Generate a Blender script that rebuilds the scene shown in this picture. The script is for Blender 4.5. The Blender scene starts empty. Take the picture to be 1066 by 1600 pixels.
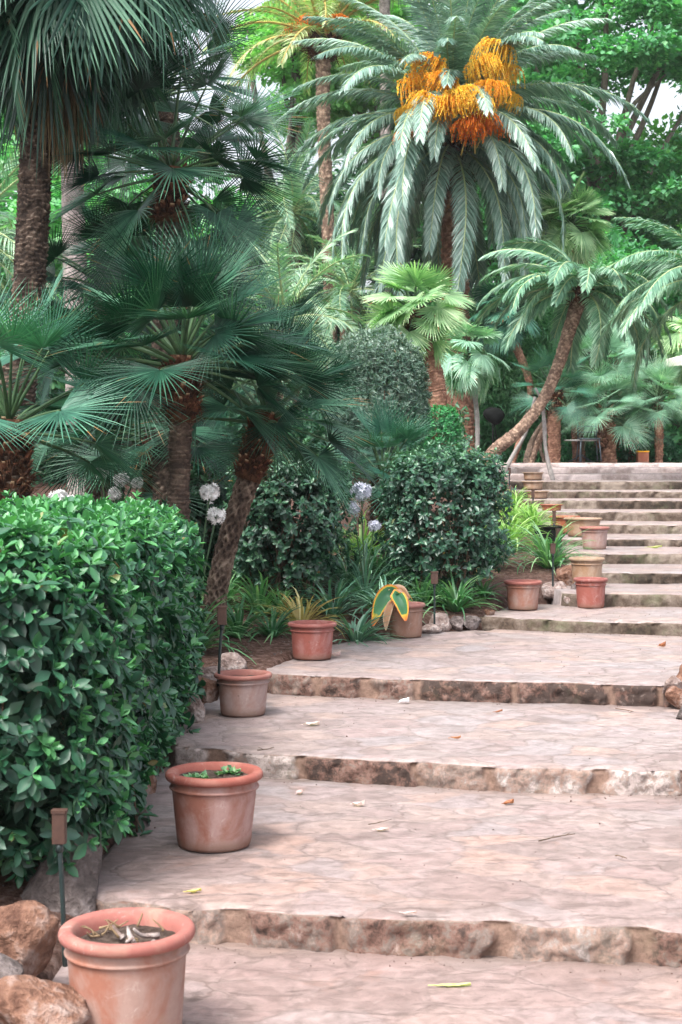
import bpy, math, random
import numpy as np
from mathutils import Vector, Matrix

random.seed(7)
R0 = np.random.default_rng(7)
sc = bpy.context.scene
C = sc.collection
F = 2400.0
EYE = 1.66
HV = 735.0
PI = math.pi


def W(u, v, Y):
    """photo pixel + distance -> point of the garden"""
    return np.array([(u - 533) / F * Y, Y, EYE - (v - HV) / F * Y])


# ------------------------------------------------------------------ noise
def _h(ix, iy, iz, seed):
    h = (ix * 374761393 + iy * 668265263 + iz * 2147483647 + seed * 1274126177) & 0xFFFFFFFF
    h = ((h ^ (h >> 13)) * 1103515245) & 0xFFFFFFFF
    h = ((h ^ (h >> 16)) * 2654435761) & 0xFFFFFFFF
    return ((h ^ (h >> 15)) & 0xFFFF) / 32767.5 - 1.0


def vn(P, seed=0):
    P = np.asarray(P, float)
    i = np.floor(P).astype(np.int64)
    f = P - i
    f = f * f * (3 - 2 * f)
    r = 0
    for dx in (0, 1):
        wx = f[..., 0] if dx else 1 - f[..., 0]
        for dy in (0, 1):
            wy = f[..., 1] if dy else 1 - f[..., 1]
            for dz in (0, 1):
                wz = f[..., 2] if dz else 1 - f[..., 2]
                r = r + wx * wy * wz * _h(i[..., 0] + dx, i[..., 1] + dy, i[..., 2] + dz, seed)
    return r


def fbm(P, o=4, seed=0, g=0.5):
    P = np.asarray(P, float)
    a, s, r = 1.0, 0.0, 0
    for k in range(o):
        r = r + a * vn(P * (2 ** k) + 17.3 * k, seed + k)
        s += a
        a *= g
    return r / s


def nrm(a):
    return a / np.maximum(np.linalg.norm(a, axis=-1, keepdims=True), 1e-9)


def ss(a, b, x):
    t = np.clip((x - a) / (b - a), 0, 1)
    return t * t * (3 - 2 * t)


# ------------------------------------------------------------------ mesh building
class MB:
    def __init__(s):
        s.V, s.Fs, s.A, s.M, s.n = [], [], [], [], 0

    def add(s, V, Fc, mat=0, var=0.5, msk=0.0, smooth=True):
        V = np.asarray(V, float).reshape(-1, 3)
        if not isinstance(Fc, (list, tuple)):
            Fc = [Fc]
        for f in Fc:
            f = np.asarray(f, np.int64)
            if len(f):
                s.Fs.append((f + s.n, mat, smooth))
        s.V.append(V)
        s.A.append(np.broadcast_to(np.asarray(var, float), (len(V),)))
        s.M.append(np.broadcast_to(np.asarray(msk, float), (len(V),)))
        s.n += len(V)
        return s

    def mesh(s, name, mats, off=(0, 0, 0)):
        V = np.concatenate(s.V) - np.asarray(off, float)
        me = bpy.data.meshes.new(name)
        me.vertices.add(len(V))
        me.vertices.foreach_set('co', V.astype(np.float32).ravel())
        li = np.concatenate([f.ravel() for f, _, _ in s.Fs])
        tot = np.concatenate([np.full(len(f), f.shape[1]) for f, _, _ in s.Fs])
        mi = np.concatenate([np.full(len(f), m) for f, m, _ in s.Fs])
        sm = np.concatenate([np.full(len(f), q) for f, _, q in s.Fs])
        st = np.concatenate([[0], np.cumsum(tot)[:-1]])
        me.loops.add(len(li))
        me.loops.foreach_set('vertex_index', li.astype(np.int32))
        me.polygons.add(len(tot))
        me.polygons.foreach_set('loop_start', st.astype(np.int32))
        me.polygons.foreach_set('material_index', mi.astype(np.int32))
        me.polygons.foreach_set('use_smooth', sm.astype(bool))
        me.update(calc_edges=True)
        a = me.attributes.new('var', 'FLOAT', 'POINT')
        a.data.foreach_set('value', np.concatenate(s.A).astype(np.float32))
        a = me.attributes.new('msk', 'FLOAT', 'POINT')
        a.data.foreach_set('value', np.concatenate(s.M).astype(np.float32))
        for m in (mats if isinstance(mats, (list, tuple)) else [mats]):
            me.materials.append(m)
        return me


WL = {}


def thing(name, label, cat, loc, group=None):
    o = bpy.data.objects.new(name, None)
    C.objects.link(o)
    o.empty_display_size = 0.1
    o.location = Vector(loc)
    WL[o.name] = np.asarray(loc, float)
    o['label'] = label
    o['category'] = cat
    if group:
        o['group'] = group
    return o


def link(name, me, parent=None, loc=None):
    o = bpy.data.objects.new(name, me)
    C.objects.link(o)
    if parent:
        o.parent = parent
    if loc is not None:
        o.location = Vector(loc)
    return o


def part(name, mb, mats, parent, local=False):
    """mb holds world coordinates unless local"""
    off = (0, 0, 0) if local else WL[parent.name]
    return link(name, mb.mesh(name, mats, off), parent)


def solo(name, mb, mats, label, cat, loc, group=None):
    o = link(name, mb.mesh(name, mats, loc), None, loc)
    o['label'] = label
    o['category'] = cat
    if group:
        o['group'] = group
    return o


def struct(name, mb, mats, kind='structure'):
    o = link(name, mb.mesh(name, mats))
    o['kind'] = kind
    return o


def grid_faces(nr, nc, wrap=False):
    r = np.arange(nr - 1)[:, None]
    c = np.arange(nc if wrap else nc - 1)[None, :]
    c2 = (c + 1) % nc if wrap else c + 1
    a = r * nc + c
    b = r * nc + c2
    return np.stack([a, b, b + nc, a + nc], -1).reshape(-1, 4)


def spline(pts, n):
    """catmull-rom through points"""
    P = np.asarray(pts, float)
    if len(P) == 2:
        t = np.linspace(0, 1, n)[:, None]
        return P[0] * (1 - t) + P[1] * t
    Q = np.vstack([2 * P[0] - P[1], P, 2 * P[-1] - P[-2]])
    out = []
    ts = np.linspace(0, len(P) - 1, n)
    for t in ts:
        k = min(int(t), len(P) - 2)
        f = t - k
        a, b, c, d = Q[k:k + 4]
        out.append(0.5 * ((2 * b) + (c - a) * f + (2 * a - 5 * b + 4 * c - d) * f ** 2 + (3 * b - a - 3 * c + d) * f ** 3))
    return np.array(out)


def tube(P, rad, ns=8, disp=None, cap=True, wrapvar=None):
    P = np.asarray(P, float)
    n = len(P)
    rad = np.broadcast_to(np.asarray(rad, float), (n,))
    T = nrm(np.gradient(P, axis=0))
    up = np.array([1.0, 0, 0]) if abs(T[0][0]) < 0.9 else np.array([0, 1.0, 0])
    U = np.zeros((n, 3))
    u = nrm(up - T[0] * np.dot(up, T[0]))
    for i in range(n):
        u = nrm(u - T[i] * np.dot(u, T[i]))
        U[i] = u
    Vv = np.cross(T, U)
    a = np.linspace(0, 2 * PI, ns, endpoint=False)
    rr = np.repeat(rad[:, None], ns, 1)
    if disp is not None:
        L = np.concatenate([[0], np.cumsum(np.linalg.norm(np.diff(P, axis=0), axis=1))])
        rr = rr + disp(a[None, :], L[:, None])
    X = P[:, None] + rr[..., None] * (np.cos(a)[None, :, None] * U[:, None] + np.sin(a)[None, :, None] * Vv[:, None])
    X = X.reshape(-1, 3)
    Fc = [grid_faces(n, ns, True)]
    if cap:
        X = np.vstack([X, P[0], P[-1]])
        k = np.arange(ns)
        k2 = (k + 1) % ns
        Fc.append(np.stack([np.full(ns, n * ns), k2, k], -1))
        Fc.append(np.stack([np.full(ns, n * ns + 1), (n - 1) * ns + k, (n - 1) * ns + k2], -1))
    return X, Fc


def lathe(prof, ns=48):
    pr = np.asarray(prof, float)
    a = np.linspace(0, 2 * PI, ns, endpoint=False)
    X = np.stack([pr[:, 0][:, None] * np.cos(a), pr[:, 0][:, None] * np.sin(a), np.repeat(pr[:, 1][:, None], ns, 1)], -1)
    return X.reshape(-1, 3), [grid_faces(len(pr), ns, True)]


def inst(T, Fc, O, X, Y, Z, S, var=0.5):
    """template instanced on frames; returns V, faces, var"""
    T = np.asarray(T, float)
    k, n = len(T), len(O)
    S = np.asarray(S, float)
    if S.ndim < 2:
        S = np.repeat(np.broadcast_to(S, (n,))[:, None], 3, 1)
    V = O[:, None] + T[None, :, 0:1] * (X * S[:, 0:1])[:, None] + T[None, :, 1:2] * (Y * S[:, 1:2])[:, None] + T[None, :, 2:3] * (Z * S[:, 2:3])[:, None]
    if not isinstance(Fc, (list, tuple)):
        Fc = [Fc]
    out = [(f[None] + (np.arange(n) * k)[:, None, None]).reshape(-1, f.shape[1]) for f in Fc]
    vv = np.repeat(np.broadcast_to(np.asarray(var, float), (n,)), k)
    return V.reshape(-1, 3), out, vv


# leaf templates: x along, y side, z up
def leaf_hi(w=0.45, curl=0.12, fold=0.10, wid=(0.55, 1.0, 0.72)):
    xs = [0, 0.22, 0.5, 0.78, 1.0]
    rib = [[x, 0, -fold * (0.6 if 0 < x < 1 else 0) - curl * x * x] for x in xs]
    L = [[xs[i + 1], w / 2 * wid[i], fold * 0.6 * wid[i] - curl * xs[i + 1] ** 2] for i in range(3)]
    Rr = [[p[0], -p[1], p[2]] for p in L]
    V = np.array(rib + L + Rr)
    q = np.array([[1, 2, 6, 5], [2, 3, 7, 6], [1, 8, 9, 2], [2, 9, 10, 3]])
    t = np.array([[0, 1, 5], [3, 4, 7], [0, 8, 1], [3, 10, 4]])
    return V, [q, t]


def leaf_lo(w=0.6, curl=0.1, fold=0.12):
    V = np.array([[0, 0, 0], [0.5, w / 2, 0.04], [1, 0, -curl], [0.5, -w / 2, 0.04], [0.5, 0, -fold]])
    return V, [np.array([[0, 4, 2, 1], [0, 3, 2, 4]])]


def rand_dir(n, rng):
    return nrm(rng.normal(size=(n, 3)))


def frames(D, Nn):
    X = nrm(D)
    Y = nrm(np.cross(Nn, X))
    return X, Y, np.cross(X, Y)


def shoots(P, A, m, size, rng, s0=20, s1=85, droop=0.3, ln=0.03, tip=0.0):
    """m leaves whorled round each shoot"""
    n = len(P)
    A = nrm(A)
    ref = np.where(np.abs(A[:, 2:3]) < 0.9, np.array([[0, 0, 1.0]]), np.array([[1.0, 0, 0]]))
    U = nrm(np.cross(A, ref))
    Vv = np.cross(A, U)
    i = np.arange(m)[None, :]
    az = i * 2.4 + rng.uniform(0, 6.28, (n, 1)) + rng.normal(0, 0.2, (n, m))
    f = i / max(m - 1, 1)
    th = np.radians(s0 + (s1 - s0) * f + rng.normal(0, 9, (n, m)))
    r = np.cos(az)[..., None] * U[:, None] + np.sin(az)[..., None] * Vv[:, None]
    d = A[:, None] * np.cos(th)[..., None] + r * np.sin(th)[..., None]
    nn = A[:, None] * np.sin(th)[..., None] - r * np.cos(th)[..., None]
    d = d + np.array([0, 0, -1.0]) * (droop * f)[..., None]
    nn = nn + np.array([0, 0, 0.4])
    nn = nn + rng.normal(0, 0.22, nn.shape)
    O = P[:, None] - A[:, None] * (ln * f)[..., None]
    S = size * (0.55 + 0.45 * np.minimum(1, f * 1.6)) * rng.uniform(0.5, 1.25, (n, m))
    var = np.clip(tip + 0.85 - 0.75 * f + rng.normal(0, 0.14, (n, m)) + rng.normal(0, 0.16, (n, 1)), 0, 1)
    X, Y, Z = frames(d.reshape(-1, 3), nn.reshape(-1, 3))
    return O.reshape(-1, 3), X, Y, Z, S.ravel(), var.ravel()


# ------------------------------------------------------------------ materials
def newmat(name):
    m = bpy.data.materials.new(name)
    m.use_nodes = True
    nt = m.node_tree
    nt.nodes.clear()
    return m, nt, nt.nodes.new('ShaderNodeOutputMaterial')


def N(nt, t, **kw):
    n = nt.nodes.new(t)
    for k, v in kw.items():
        if k in n.inputs.keys() if isinstance(k, str) else False:
            n.inputs[k].default_value = v
        else:
            setattr(n, k, v)
    return n


def ramp(nt, fac, stops):
    r = nt.nodes.new('ShaderNodeValToRGB')
    el = r.color_ramp.elements
    while len(el) < len(stops):
        el.new(0.5)
    for e, (p, c) in zip(el, stops):
        e.position = p
        e.color = (*c, 1)
    nt.links.new(fac, r.inputs[0])
    return r.outputs[0]


def math_(nt, op, a, b=None, c=None):
    n = nt.nodes.new('ShaderNodeMath')
    n.operation = op
    for i, v in enumerate((a, b, c)):
        if v is None:
            continue
        if hasattr(v, 'links'):
            nt.links.new(v, n.inputs[i])
        else:
            n.inputs[i].default_value = v
    return n.outputs[0]


def mixc(nt, f, a, b, mode='MIX'):
    n = nt.nodes.new('ShaderNodeMix')
    n.data_type = 'RGBA'
    n.blend_type = mode
    for s, v in ((0, f), (6, a), (7, b)):
        if hasattr(v, 'links'):
            nt.links.new(v, n.inputs[s])
        else:
            n.inputs[s].default_value = v if s == 0 else (*v, 1)
    return n.outputs[2]


def attr(nt, nm):
    n = nt.nodes.new('ShaderNodeAttribute')
    n.attribute_name = nm
    return n.outputs['Fac']


def noise(nt, scale, detail=5, rough=0.55, vec=None, dist=0.0):
    n = nt.nodes.new('ShaderNodeTexNoise')
    n.inputs['Scale'].default_value = scale
    n.inputs['Detail'].default_value = detail
    n.inputs['Roughness'].default_value = rough
    n.inputs['Distortion'].default_value = dist
    nt.links.new(vec if vec is not None else coords(nt), n.inputs['Vector'])
    return n


def coords(nt, scale=None):
    t = nt.nodes.new('ShaderNodeTexCoord').outputs['Object']
    if scale:
        mp = nt.nodes.new('ShaderNodeMapping')
        mp.inputs['Scale'].default_value = scale
        nt.links.new(t, mp.inputs['Vector'])
        t = mp.outputs[0]
    return t


def bsdf(nt, col, rough, spec=0.5, bump=None, bs=0.3, bd=0.01):
    p = nt.nodes.new('ShaderNodeBsdfPrincipled')
    if hasattr(col, 'links'):
        nt.links.new(col, p.inputs['Base Color'])
    else:
        p.inputs['Base Color'].default_value = (*col, 1)
    if hasattr(rough, 'links'):
        nt.links.new(rough, p.inputs['Roughness'])
    else:
        p.inputs['Roughness'].default_value = rough
    p.inputs['Specular IOR Level'].default_value = spec
    if bump is not None:
        b = nt.nodes.new('ShaderNodeBump')
        b.inputs['Strength'].default_value = bs
        b.inputs['Distance'].default_value = bd
        nt.links.new(bump, b.inputs['Height'])
        nt.links.new(b.outputs[0], p.inputs['Normal'])
    return p


def leafmat(name, dark, mid, light, rough=0.42, trans=0.22, spec=0.5, objrand=0.35, tcol=None, dry=(0.24, 0.13, 0.05)):
    m, nt, out = newmat(name)
    v = attr(nt, 'var')
    oi = nt.nodes.new('ShaderNodeObjectInfo').outputs['Random']
    v = math_(nt, 'ADD', v, math_(nt, 'MULTIPLY', math_(nt, 'SUBTRACT', oi, 0.5), objrand))
    nz = noise(nt, 9.0, 2).outputs['Fac']
    v = math_(nt, 'ADD', v, math_(nt, 'MULTIPLY', math_(nt, 'SUBTRACT', nz, 0.5), 0.5))
    v = math_(nt, 'MULTIPLY', v, 0.7)
    col = ramp(nt, v, [(0.0, dark), (0.35, mid), (0.7, light), (0.9, light), (1.0, dry)])
    p = bsdf(nt, col, rough, spec)
    if trans > 0:
        tr = nt.nodes.new('ShaderNodeBsdfTranslucent')
        tc = mixc(nt, 1.0, col, tcol or (1.0, 1.5, 0.6), 'MULTIPLY')
        nt.links.new(tc, tr.inputs[0])
        mx = nt.nodes.new('ShaderNodeMixShader')
        mx.inputs[0].default_value = trans
        nt.links.new(p.outputs[0], mx.inputs[1])
        nt.links.new(tr.outputs[0], mx.inputs[2])
        nt.links.new(mx.outputs[0], out.inputs[0])
    else:
        nt.links.new(p.outputs[0], out.inputs[0])
    return m


def plainmat(name, c1, c2, scale=8, rough=0.8, spec=0.3, bs=0.3, bd=0.01, use_var=0.0, c3=None, stretch=None):
    m, nt, out = newmat(name)
    vec = coords(nt, stretch) if stretch else coords(nt)
    n1 = noise(nt, scale, 6, 0.6, vec)
    n2 = noise(nt, scale * 4.3, 5, 0.65, vec)
    f = math_(nt, 'ADD', math_(nt, 'MULTIPLY', n1.outputs['Fac'], 0.65), math_(nt, 'MULTIPLY', n2.outputs['Fac'], 0.35))
    f = math_(nt, 'MULTIPLY_ADD', f, 3.0, -1.0)
    if use_var:
        f = math_(nt, 'ADD', f, math_(nt, 'MULTIPLY', math_(nt, 'SUBTRACT', attr(nt, 'var'), 0.5), use_var))
    st = [(0.1, c1), (0.9, c2)] if c3 is None else [(0.05, c1), (0.5, c2), (0.95, c3)]
    col = ramp(nt, f, st)
    p = bsdf(nt, col, rough, spec, f, bs, bd)
    nt.links.new(p.outputs[0], out.inputs[0])
    return m


def treadmat():
    m, nt, out = newmat('flagstone_paving')
    base = coords(nt)
    w = nt.nodes.new('ShaderNodeMapping')
    nt.links.new(base, w.inputs['Vector'])
    w.inputs['Scale'].default_value = (1.0, 1.25, 1.0)
    warp = noise(nt, 2.6, 4, 0.6, w.outputs[0])
    va = nt.nodes.new('ShaderNodeVectorMath')
    va.operation = 'MULTIPLY_ADD'
    nt.links.new(warp.outputs['Color'], va.inputs[0])
    va.inputs[1].default_value = (0.42, 0.42, 0.0)
    nt.links.new(w.outputs[0], va.inputs[2])
    fl = nt.nodes.new('ShaderNodeVectorMath')
    fl.operation = 'MULTIPLY'
    nt.links.new(va.outputs[0], fl.inputs[0])
    fl.inputs[1].default_value = (1, 1, 0)
    vo = nt.nodes.new('ShaderNodeTexVoronoi')
    vo.feature = 'DISTANCE_TO_EDGE'
    vo.inputs['Scale'].default_value = 3.1
    vo.inputs['Randomness'].default_value = 1.0
    nt.links.new(fl.outputs[0], vo.inputs['Vector'])
    vc = nt.nodes.new('ShaderNodeTexVoronoi')
    vc.inputs['Scale'].default_value = 3.1
    nt.links.new(fl.outputs[0], vc.inputs['Vector'])
    sep = nt.nodes.new('ShaderNodeSeparateColor')
    nt.links.new(vc.outputs['Color'], sep.inputs[0])
    n1 = noise(nt, 1.1, 5, 0.6).outputs['Fac']
    n2 = noise(nt, 14, 6, 0.7, dist=0.6).outputs['Fac']
    n3 = noise(nt, 70, 4, 0.7).outputs['Fac']
    hue = ramp(nt, sep.outputs[0], [(0.0, (0.25, 0.195, 0.19)), (0.3, (0.36, 0.275, 0.275)), (0.5, (0.33, 0.295, 0.31)), (0.72, (0.42, 0.30, 0.265)), (1.0, (0.31, 0.275, 0.28))])
    mort = mixc(nt, math_(nt, 'MULTIPLY_ADD', n1, 2.4, -0.7), (0.25, 0.20, 0.195), (0.34, 0.285, 0.29))
    # smear: a good part of the joints is filled flush with mortar wash
    nj = noise(nt, 5.0, 4, 0.6).outputs['Fac']
    edge = ramp(nt, vo.outputs['Distance'], [(0.0, (1, 1, 1)), (0.035, (0.75, 0.75, 0.75)), (0.12, (0, 0, 0))])
    ef = math_(nt, 'MULTIPLY', edge, math_(nt, 'MULTIPLY_ADD', nj, 2.2, -0.35))
    col = mixc(nt, ef, hue, mort)
    wash = math_(nt, 'MULTIPLY_ADD', noise(nt, 2.3, 5, 0.62, dist=0.5).outputs['Fac'], 3.0, -1.05)
    wash.node.use_clamp = True
    col = mixc(nt, math_(nt, 'MULTIPLY', wash, 0.55), col, (0.36, 0.305, 0.305))
    dark = math_(nt, 'MULTIPLY_ADD', n2, 3.4, -1.2)
    dark.node.use_clamp = True
    col = mixc(nt, dark, mixc(nt, 0.55, col, (0.09, 0.07, 0.065)), col)
    rust = math_(nt, 'MULTIPLY_ADD', noise(nt, 3.1, 6, 0.7, dist=0.8).outputs['Fac'], 4.5, -2.6)
    rust.node.use_clamp = True
    col = mixc(nt, math_(nt, 'MULTIPLY', rust, 0.55), col, (0.29, 0.155, 0.11))
    lich = math_(nt, 'MULTIPLY_ADD', noise(nt, 6.5, 6, 0.75, dist=0.4).outputs['Fac'], 7, -4.4)
    lich.node.use_clamp = True
    col = mixc(nt, math_(nt, 'MULTIPLY', lich, 0.6), col, (0.50, 0.47, 0.47))
    crack = ramp(nt, vo.outputs['Distance'], [(0.0, (1, 1, 1)), (0.012, (.9, .9, .9)), (0.030, (0, 0, 0))])
    cf = math_(nt, 'MULTIPLY', crack, math_(nt, 'MULTIPLY_ADD', nj, 3.5, -1.30))
    cf.node.use_clamp = True
    col = mixc(nt, math_(nt, 'MULTIPLY', cf, 0.62), col, (0.13, 0.095, 0.085))
    # uneven darker brown strip along the back edge of each tread
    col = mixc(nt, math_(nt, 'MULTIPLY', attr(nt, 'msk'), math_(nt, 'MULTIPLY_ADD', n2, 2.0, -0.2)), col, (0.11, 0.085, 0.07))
    # scuffed, layered streaks of the slate-like surface and fine dark specks
    lay = math_(nt, 'MULTIPLY_ADD', noise(nt, 9, 8, 0.78, coords(nt, (.45, 1.6, 1)), 1.4).outputs['Fac'], 7.0, -3.9)
    lay.node.use_clamp = True
    col = mixc(nt, math_(nt, 'MULTIPLY', lay, 0.5), col, (0.15, 0.11, 0.10))
    spk = math_(nt, 'MULTIPLY_ADD', noise(nt, 95, 3, 0.6).outputs['Fac'], 12.0, -7.6)
    spk.node.use_clamp = True
    col = mixc(nt, math_(nt, 'MULTIPLY', spk, 0.5), col, (0.07, 0.06, 0.05))
    # paving shifts to a warmer, darker brown towards the near, lower treads
    sp = nt.nodes.new('ShaderNodeSeparateXYZ')
    nt.links.new(base, sp.inputs[0])
    low = math_(nt, 'MULTIPLY_ADD', sp.outputs[1], -0.28, 2.35)
    low.node.use_clamp = True
    col = mixc(nt, math_(nt, 'MULTIPLY', low, 0.5), col, mixc(nt, 1.0, col, (0.86, 0.68, 0.60), 'MULTIPLY'))
    h = math_(nt, 'ADD', math_(nt, 'MULTIPLY', n2, 0.5), math_(nt, 'MULTIPLY', n3, 0.22))
    h = math_(nt, 'SUBTRACT', h, math_(nt, 'MULTIPLY', lay, 0.35))
    h = math_(nt, 'ADD', h, math_(nt, 'MULTIPLY', math_(nt, 'MINIMUM', vo.outputs['Distance'], 0.06), 4.0))
    h = math_(nt, 'ADD', h, math_(nt, 'MULTIPLY', sep.outputs[1], 0.25))
    col = mixc(nt, 1.0, col, (1.0, 1.0, 0.98), 'MULTIPLY')
    p = bsdf(nt, col, math_(nt, 'MULTIPLY_ADD', n2, 0.4, 0.36), 0.5, h, 0.7, 0.014)
    nt.links.new(p.outputs[0], out.inputs[0])
    return m


def risermat(name, stops, mort, moss=0.3, vein_c=(0.46, 0.37, 0.34)):
    m, nt, out = newmat(name)
    v = attr(nt, 'var')
    k = attr(nt, 'msk')
    n1 = noise(nt, 13, 8, 0.75, dist=0.25).outputs['Fac']
    n2 = noise(nt, 48, 6, 0.75).outputs['Fac']
    f = math_(nt, 'ADD', math_(nt, 'MULTIPLY_ADD', n1, 2.4, -1.2), v)
    col = ramp(nt, f, stops)
    vein = math_(nt, 'MULTIPLY_ADD', noise(nt, 17, 7, 0.75, dist=0.5).outputs['Fac'], 7, -4.0)
    vein.node.use_clamp = True
    col = mixc(nt, math_(nt, 'MULTIPLY', vein, 0.5), col, vein_c)
    cav = math_(nt, 'MULTIPLY_ADD', n2, -5.0, 2.3)
    cav.node.use_clamp = True
    col = mixc(nt, math_(nt, 'MULTIPLY', cav, 0.6), col, (0.07, 0.05, 0.04))
    mcol = mixc(nt, math_(nt, 'MULTIPLY_ADD', n2, 2.2, -.6), tuple(x * .5 for x in mort), tuple(x * 1.15 for x in mort))
    col = mixc(nt, k, col, mcol)
    mo = math_(nt, 'MULTIPLY_ADD', noise(nt, 2.7, 5, 0.7).outputs['Fac'], 5, -2.7)
    mo.node.use_clamp = True
    col = mixc(nt, math_(nt, 'MULTIPLY', mo, moss), col, (0.10, 0.12, 0.06))
    h = math_(nt, 'ADD', n1, math_(nt, 'MULTIPLY', n2, 0.5))
    p = bsdf(nt, col, 0.8, 0.3, h, 0.8, 0.014)
    nt.links.new(p.outputs[0], out.inputs[0])
    return m


def terracotta(name, c_clay, c_pale, amount, green=0.1, spec=0.25):
    m, nt, out = newmat(name)
    n1 = noise(nt, 5.5, 6, 0.62, dist=0.7).outputs['Fac']
    n2 = noise(nt, 40, 5, 0.6).outputs['Fac']
    st = noise(nt, 7.0, 5, 0.6, coords(nt, (1.0, 1.0, 0.22)), 0.3).outputs['Fac']
    f = math_(nt, 'MULTIPLY_ADD', n1, 5.0, -2.5 + amount)
    f = math_(nt, 'ADD', f, math_(nt, 'MULTIPLY_ADD', st, 1.6, -0.8))
    f.node.use_clamp = True
    col = mixc(nt, f, c_clay, c_pale)
    col = mixc(nt, math_(nt, 'MULTIPLY_ADD', n2, 0.5, -0.1), col, tuple(x * 0.55 for x in c_clay))
    g = math_(nt, 'MULTIPLY_ADD', noise(nt, 3.3, 4, 0.6, dist=0.4).outputs['Fac'], 4, -2.2)
    g.node.use_clamp = True
    col = mixc(nt, math_(nt, 'MULTIPLY', g, green), col, (0.28, 0.26, 0.13))
    crust = math_(nt, 'MULTIPLY_ADD', noise(nt, 9.0, 8, 0.8, dist=1.1).outputs['Fac'], 9, -5.3)
    crust.node.use_clamp = True
    col = mixc(nt, math_(nt, 'MULTIPLY', crust, 0.45), col, (0.62, 0.55, 0.52))
    chip = math_(nt, 'MULTIPLY_ADD', noise(nt, 30, 4, 0.7).outputs['Fac'], 14, -9.2)
    chip.node.use_clamp = True
    col = mixc(nt, math_(nt, 'MULTIPLY', chip, 0.6), col, (0.13, 0.075, 0.055))
    # uneven darker brown band at the foot of the pot
    sx = nt.nodes.new('ShaderNodeSeparateXYZ')
    nt.links.new(coords(nt), sx.inputs[0])
    d = math_(nt, 'MULTIPLY_ADD', math_(nt, 'ADD', sx.outputs[2], math_(nt, 'MULTIPLY', n1, -0.06)), -30, 0.6)
    d.node.use_clamp = True
    col = mixc(nt, math_(nt, 'MULTIPLY', d, 0.55), col, (0.16, 0.09, 0.06))
    p = bsdf(nt, col, 0.78, spec, math_(nt, 'ADD', n2, n1), 0.25, 0.004)
    nt.links.new(p.outputs[0], out.inputs[0])
    return m


M = {}
M['tread'] = treadmat()
rust_st = [(0.0, (0.05, 0.033, 0.028)), (0.25, (0.17, 0.095, 0.075)), (0.45, (0.16, 0.13, 0.115)), (0.65, (0.27, 0.18, 0.145)), (0.85, (0.25, 0.215, 0.20)), (1.0, (0.42, 0.35, 0.33))]
M['riser_near'] = risermat('rough_rust_stone', rust_st, (0.24, 0.155, 0.12), 0.25)
M['riser_mid'] = risermat('mossy_stone', [(0.0, (0.03, 0.022, 0.016)), (0.35, (0.085, 0.06, 0.045)), (0.6, (0.13, 0.10, 0.08)), (1.0, (0.22, 0.18, 0.15))], (0.12, 0.09, 0.07), 0.6, (.2, .17, .14))
M['riser_pale'] = risermat('pale_cut_stone', [(0.0, (0.30, 0.24, 0.23)), (0.5, (0.46, 0.38, 0.37)), (1.0, (0.60, 0.51, 0.51))], (0.66, 0.57, 0.56), 0.0, (.7, .6, .6))
M['soil'] = plainmat('red_soil', (0.035, 0.020, 0.016), (0.13, 0.075, 0.06), 22, 0.95, 0.1, 0.9, 0.03, c3=(0.24, 0.17, 0.15))
M['potsoil'] = plainmat('potting_soil', (0.04, 0.026, 0.02), (0.17, 0.13, 0.11), 30, 0.95, 0.1, 0.9, 0.02)
M['rock_red'] = plainmat('rust_rock', (0.07, 0.03, 0.02), (0.22, 0.115, 0.078), 7, 0.85, 0.3, 1.0, 0.03, c3=(0.36, 0.28, 0.25))
M['rock_grey'] = plainmat('grey_rock', (0.04, 0.032, 0.03), (0.13, 0.105, 0.10), 7, 0.85, 0.3, 1.0, 0.03, c3=(0.28, 0.24, 0.235))
M['rock_pale'] = plainmat('pale_rock', (0.13, 0.08, 0.065), (0.30, 0.23, 0.21), 8, 0.85, 0.3, 1.0, 0.03, c3=(0.50, 0.44, 0.42))
# foliage
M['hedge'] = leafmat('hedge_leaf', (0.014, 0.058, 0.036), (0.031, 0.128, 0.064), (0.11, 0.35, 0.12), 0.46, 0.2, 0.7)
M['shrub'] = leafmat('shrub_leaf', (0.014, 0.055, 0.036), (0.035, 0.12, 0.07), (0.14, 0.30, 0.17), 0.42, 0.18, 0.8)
M['shrub_core'] = leafmat('inner_leaf', (0.010, 0.035, 0.022), (0.018, 0.06, 0.036), (0.03, 0.09, 0.045), 0.55, 0.1)  # darker copy of the leaf tones for the inside of hedge and shrubs
M['fan_dark'] = leafmat('dark_fan_frond', (0.005, 0.030, 0.019), (0.012, 0.064, 0.038), (0.08, 0.20, 0.125), 0.42, 0.14, 0.4, objrand=.75)
M['fan_teal'] = leafmat('teal_fan_frond', (0.02, 0.085, 0.06), (0.05, 0.17, 0.115), (0.13, 0.30, 0.20), 0.4, 0.2)
M['fan_bright'] = leafmat('bright_fan_frond', (0.11, 0.25, 0.12), (0.28, 0.45, 0.24), (0.62, 0.72, 0.48), 0.42, 0.35)
M['fan_silver'] = leafmat('silver_fan_frond', (0.12, 0.27, 0.19), (0.26, 0.46, 0.34), (0.52, 0.68, 0.54), 0.42, 0.25)
M['date'] = leafmat('date_frond', (0.065, 0.155, 0.125), (0.18, 0.30, 0.25), (0.46, 0.58, 0.53), 0.38, 0.15, 0.7)
M['date_green'] = leafmat('green_date_frond', (0.05, 0.15, 0.10), (0.14, 0.29, 0.19), (0.38, 0.54, 0.42), 0.45, 0.2, 0.5)
M['date_far'] = leafmat('far_date_frond', (0.08, 0.20, 0.15), (0.22, 0.38, 0.26), (0.45, 0.58, 0.42), 0.42, 0.25)
M['date_gold'] = leafmat('golden_date_frond', (0.14, 0.22, 0.10), (0.30, 0.38, 0.17), (0.60, 0.62, 0.38), 0.42, 0.3)
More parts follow.
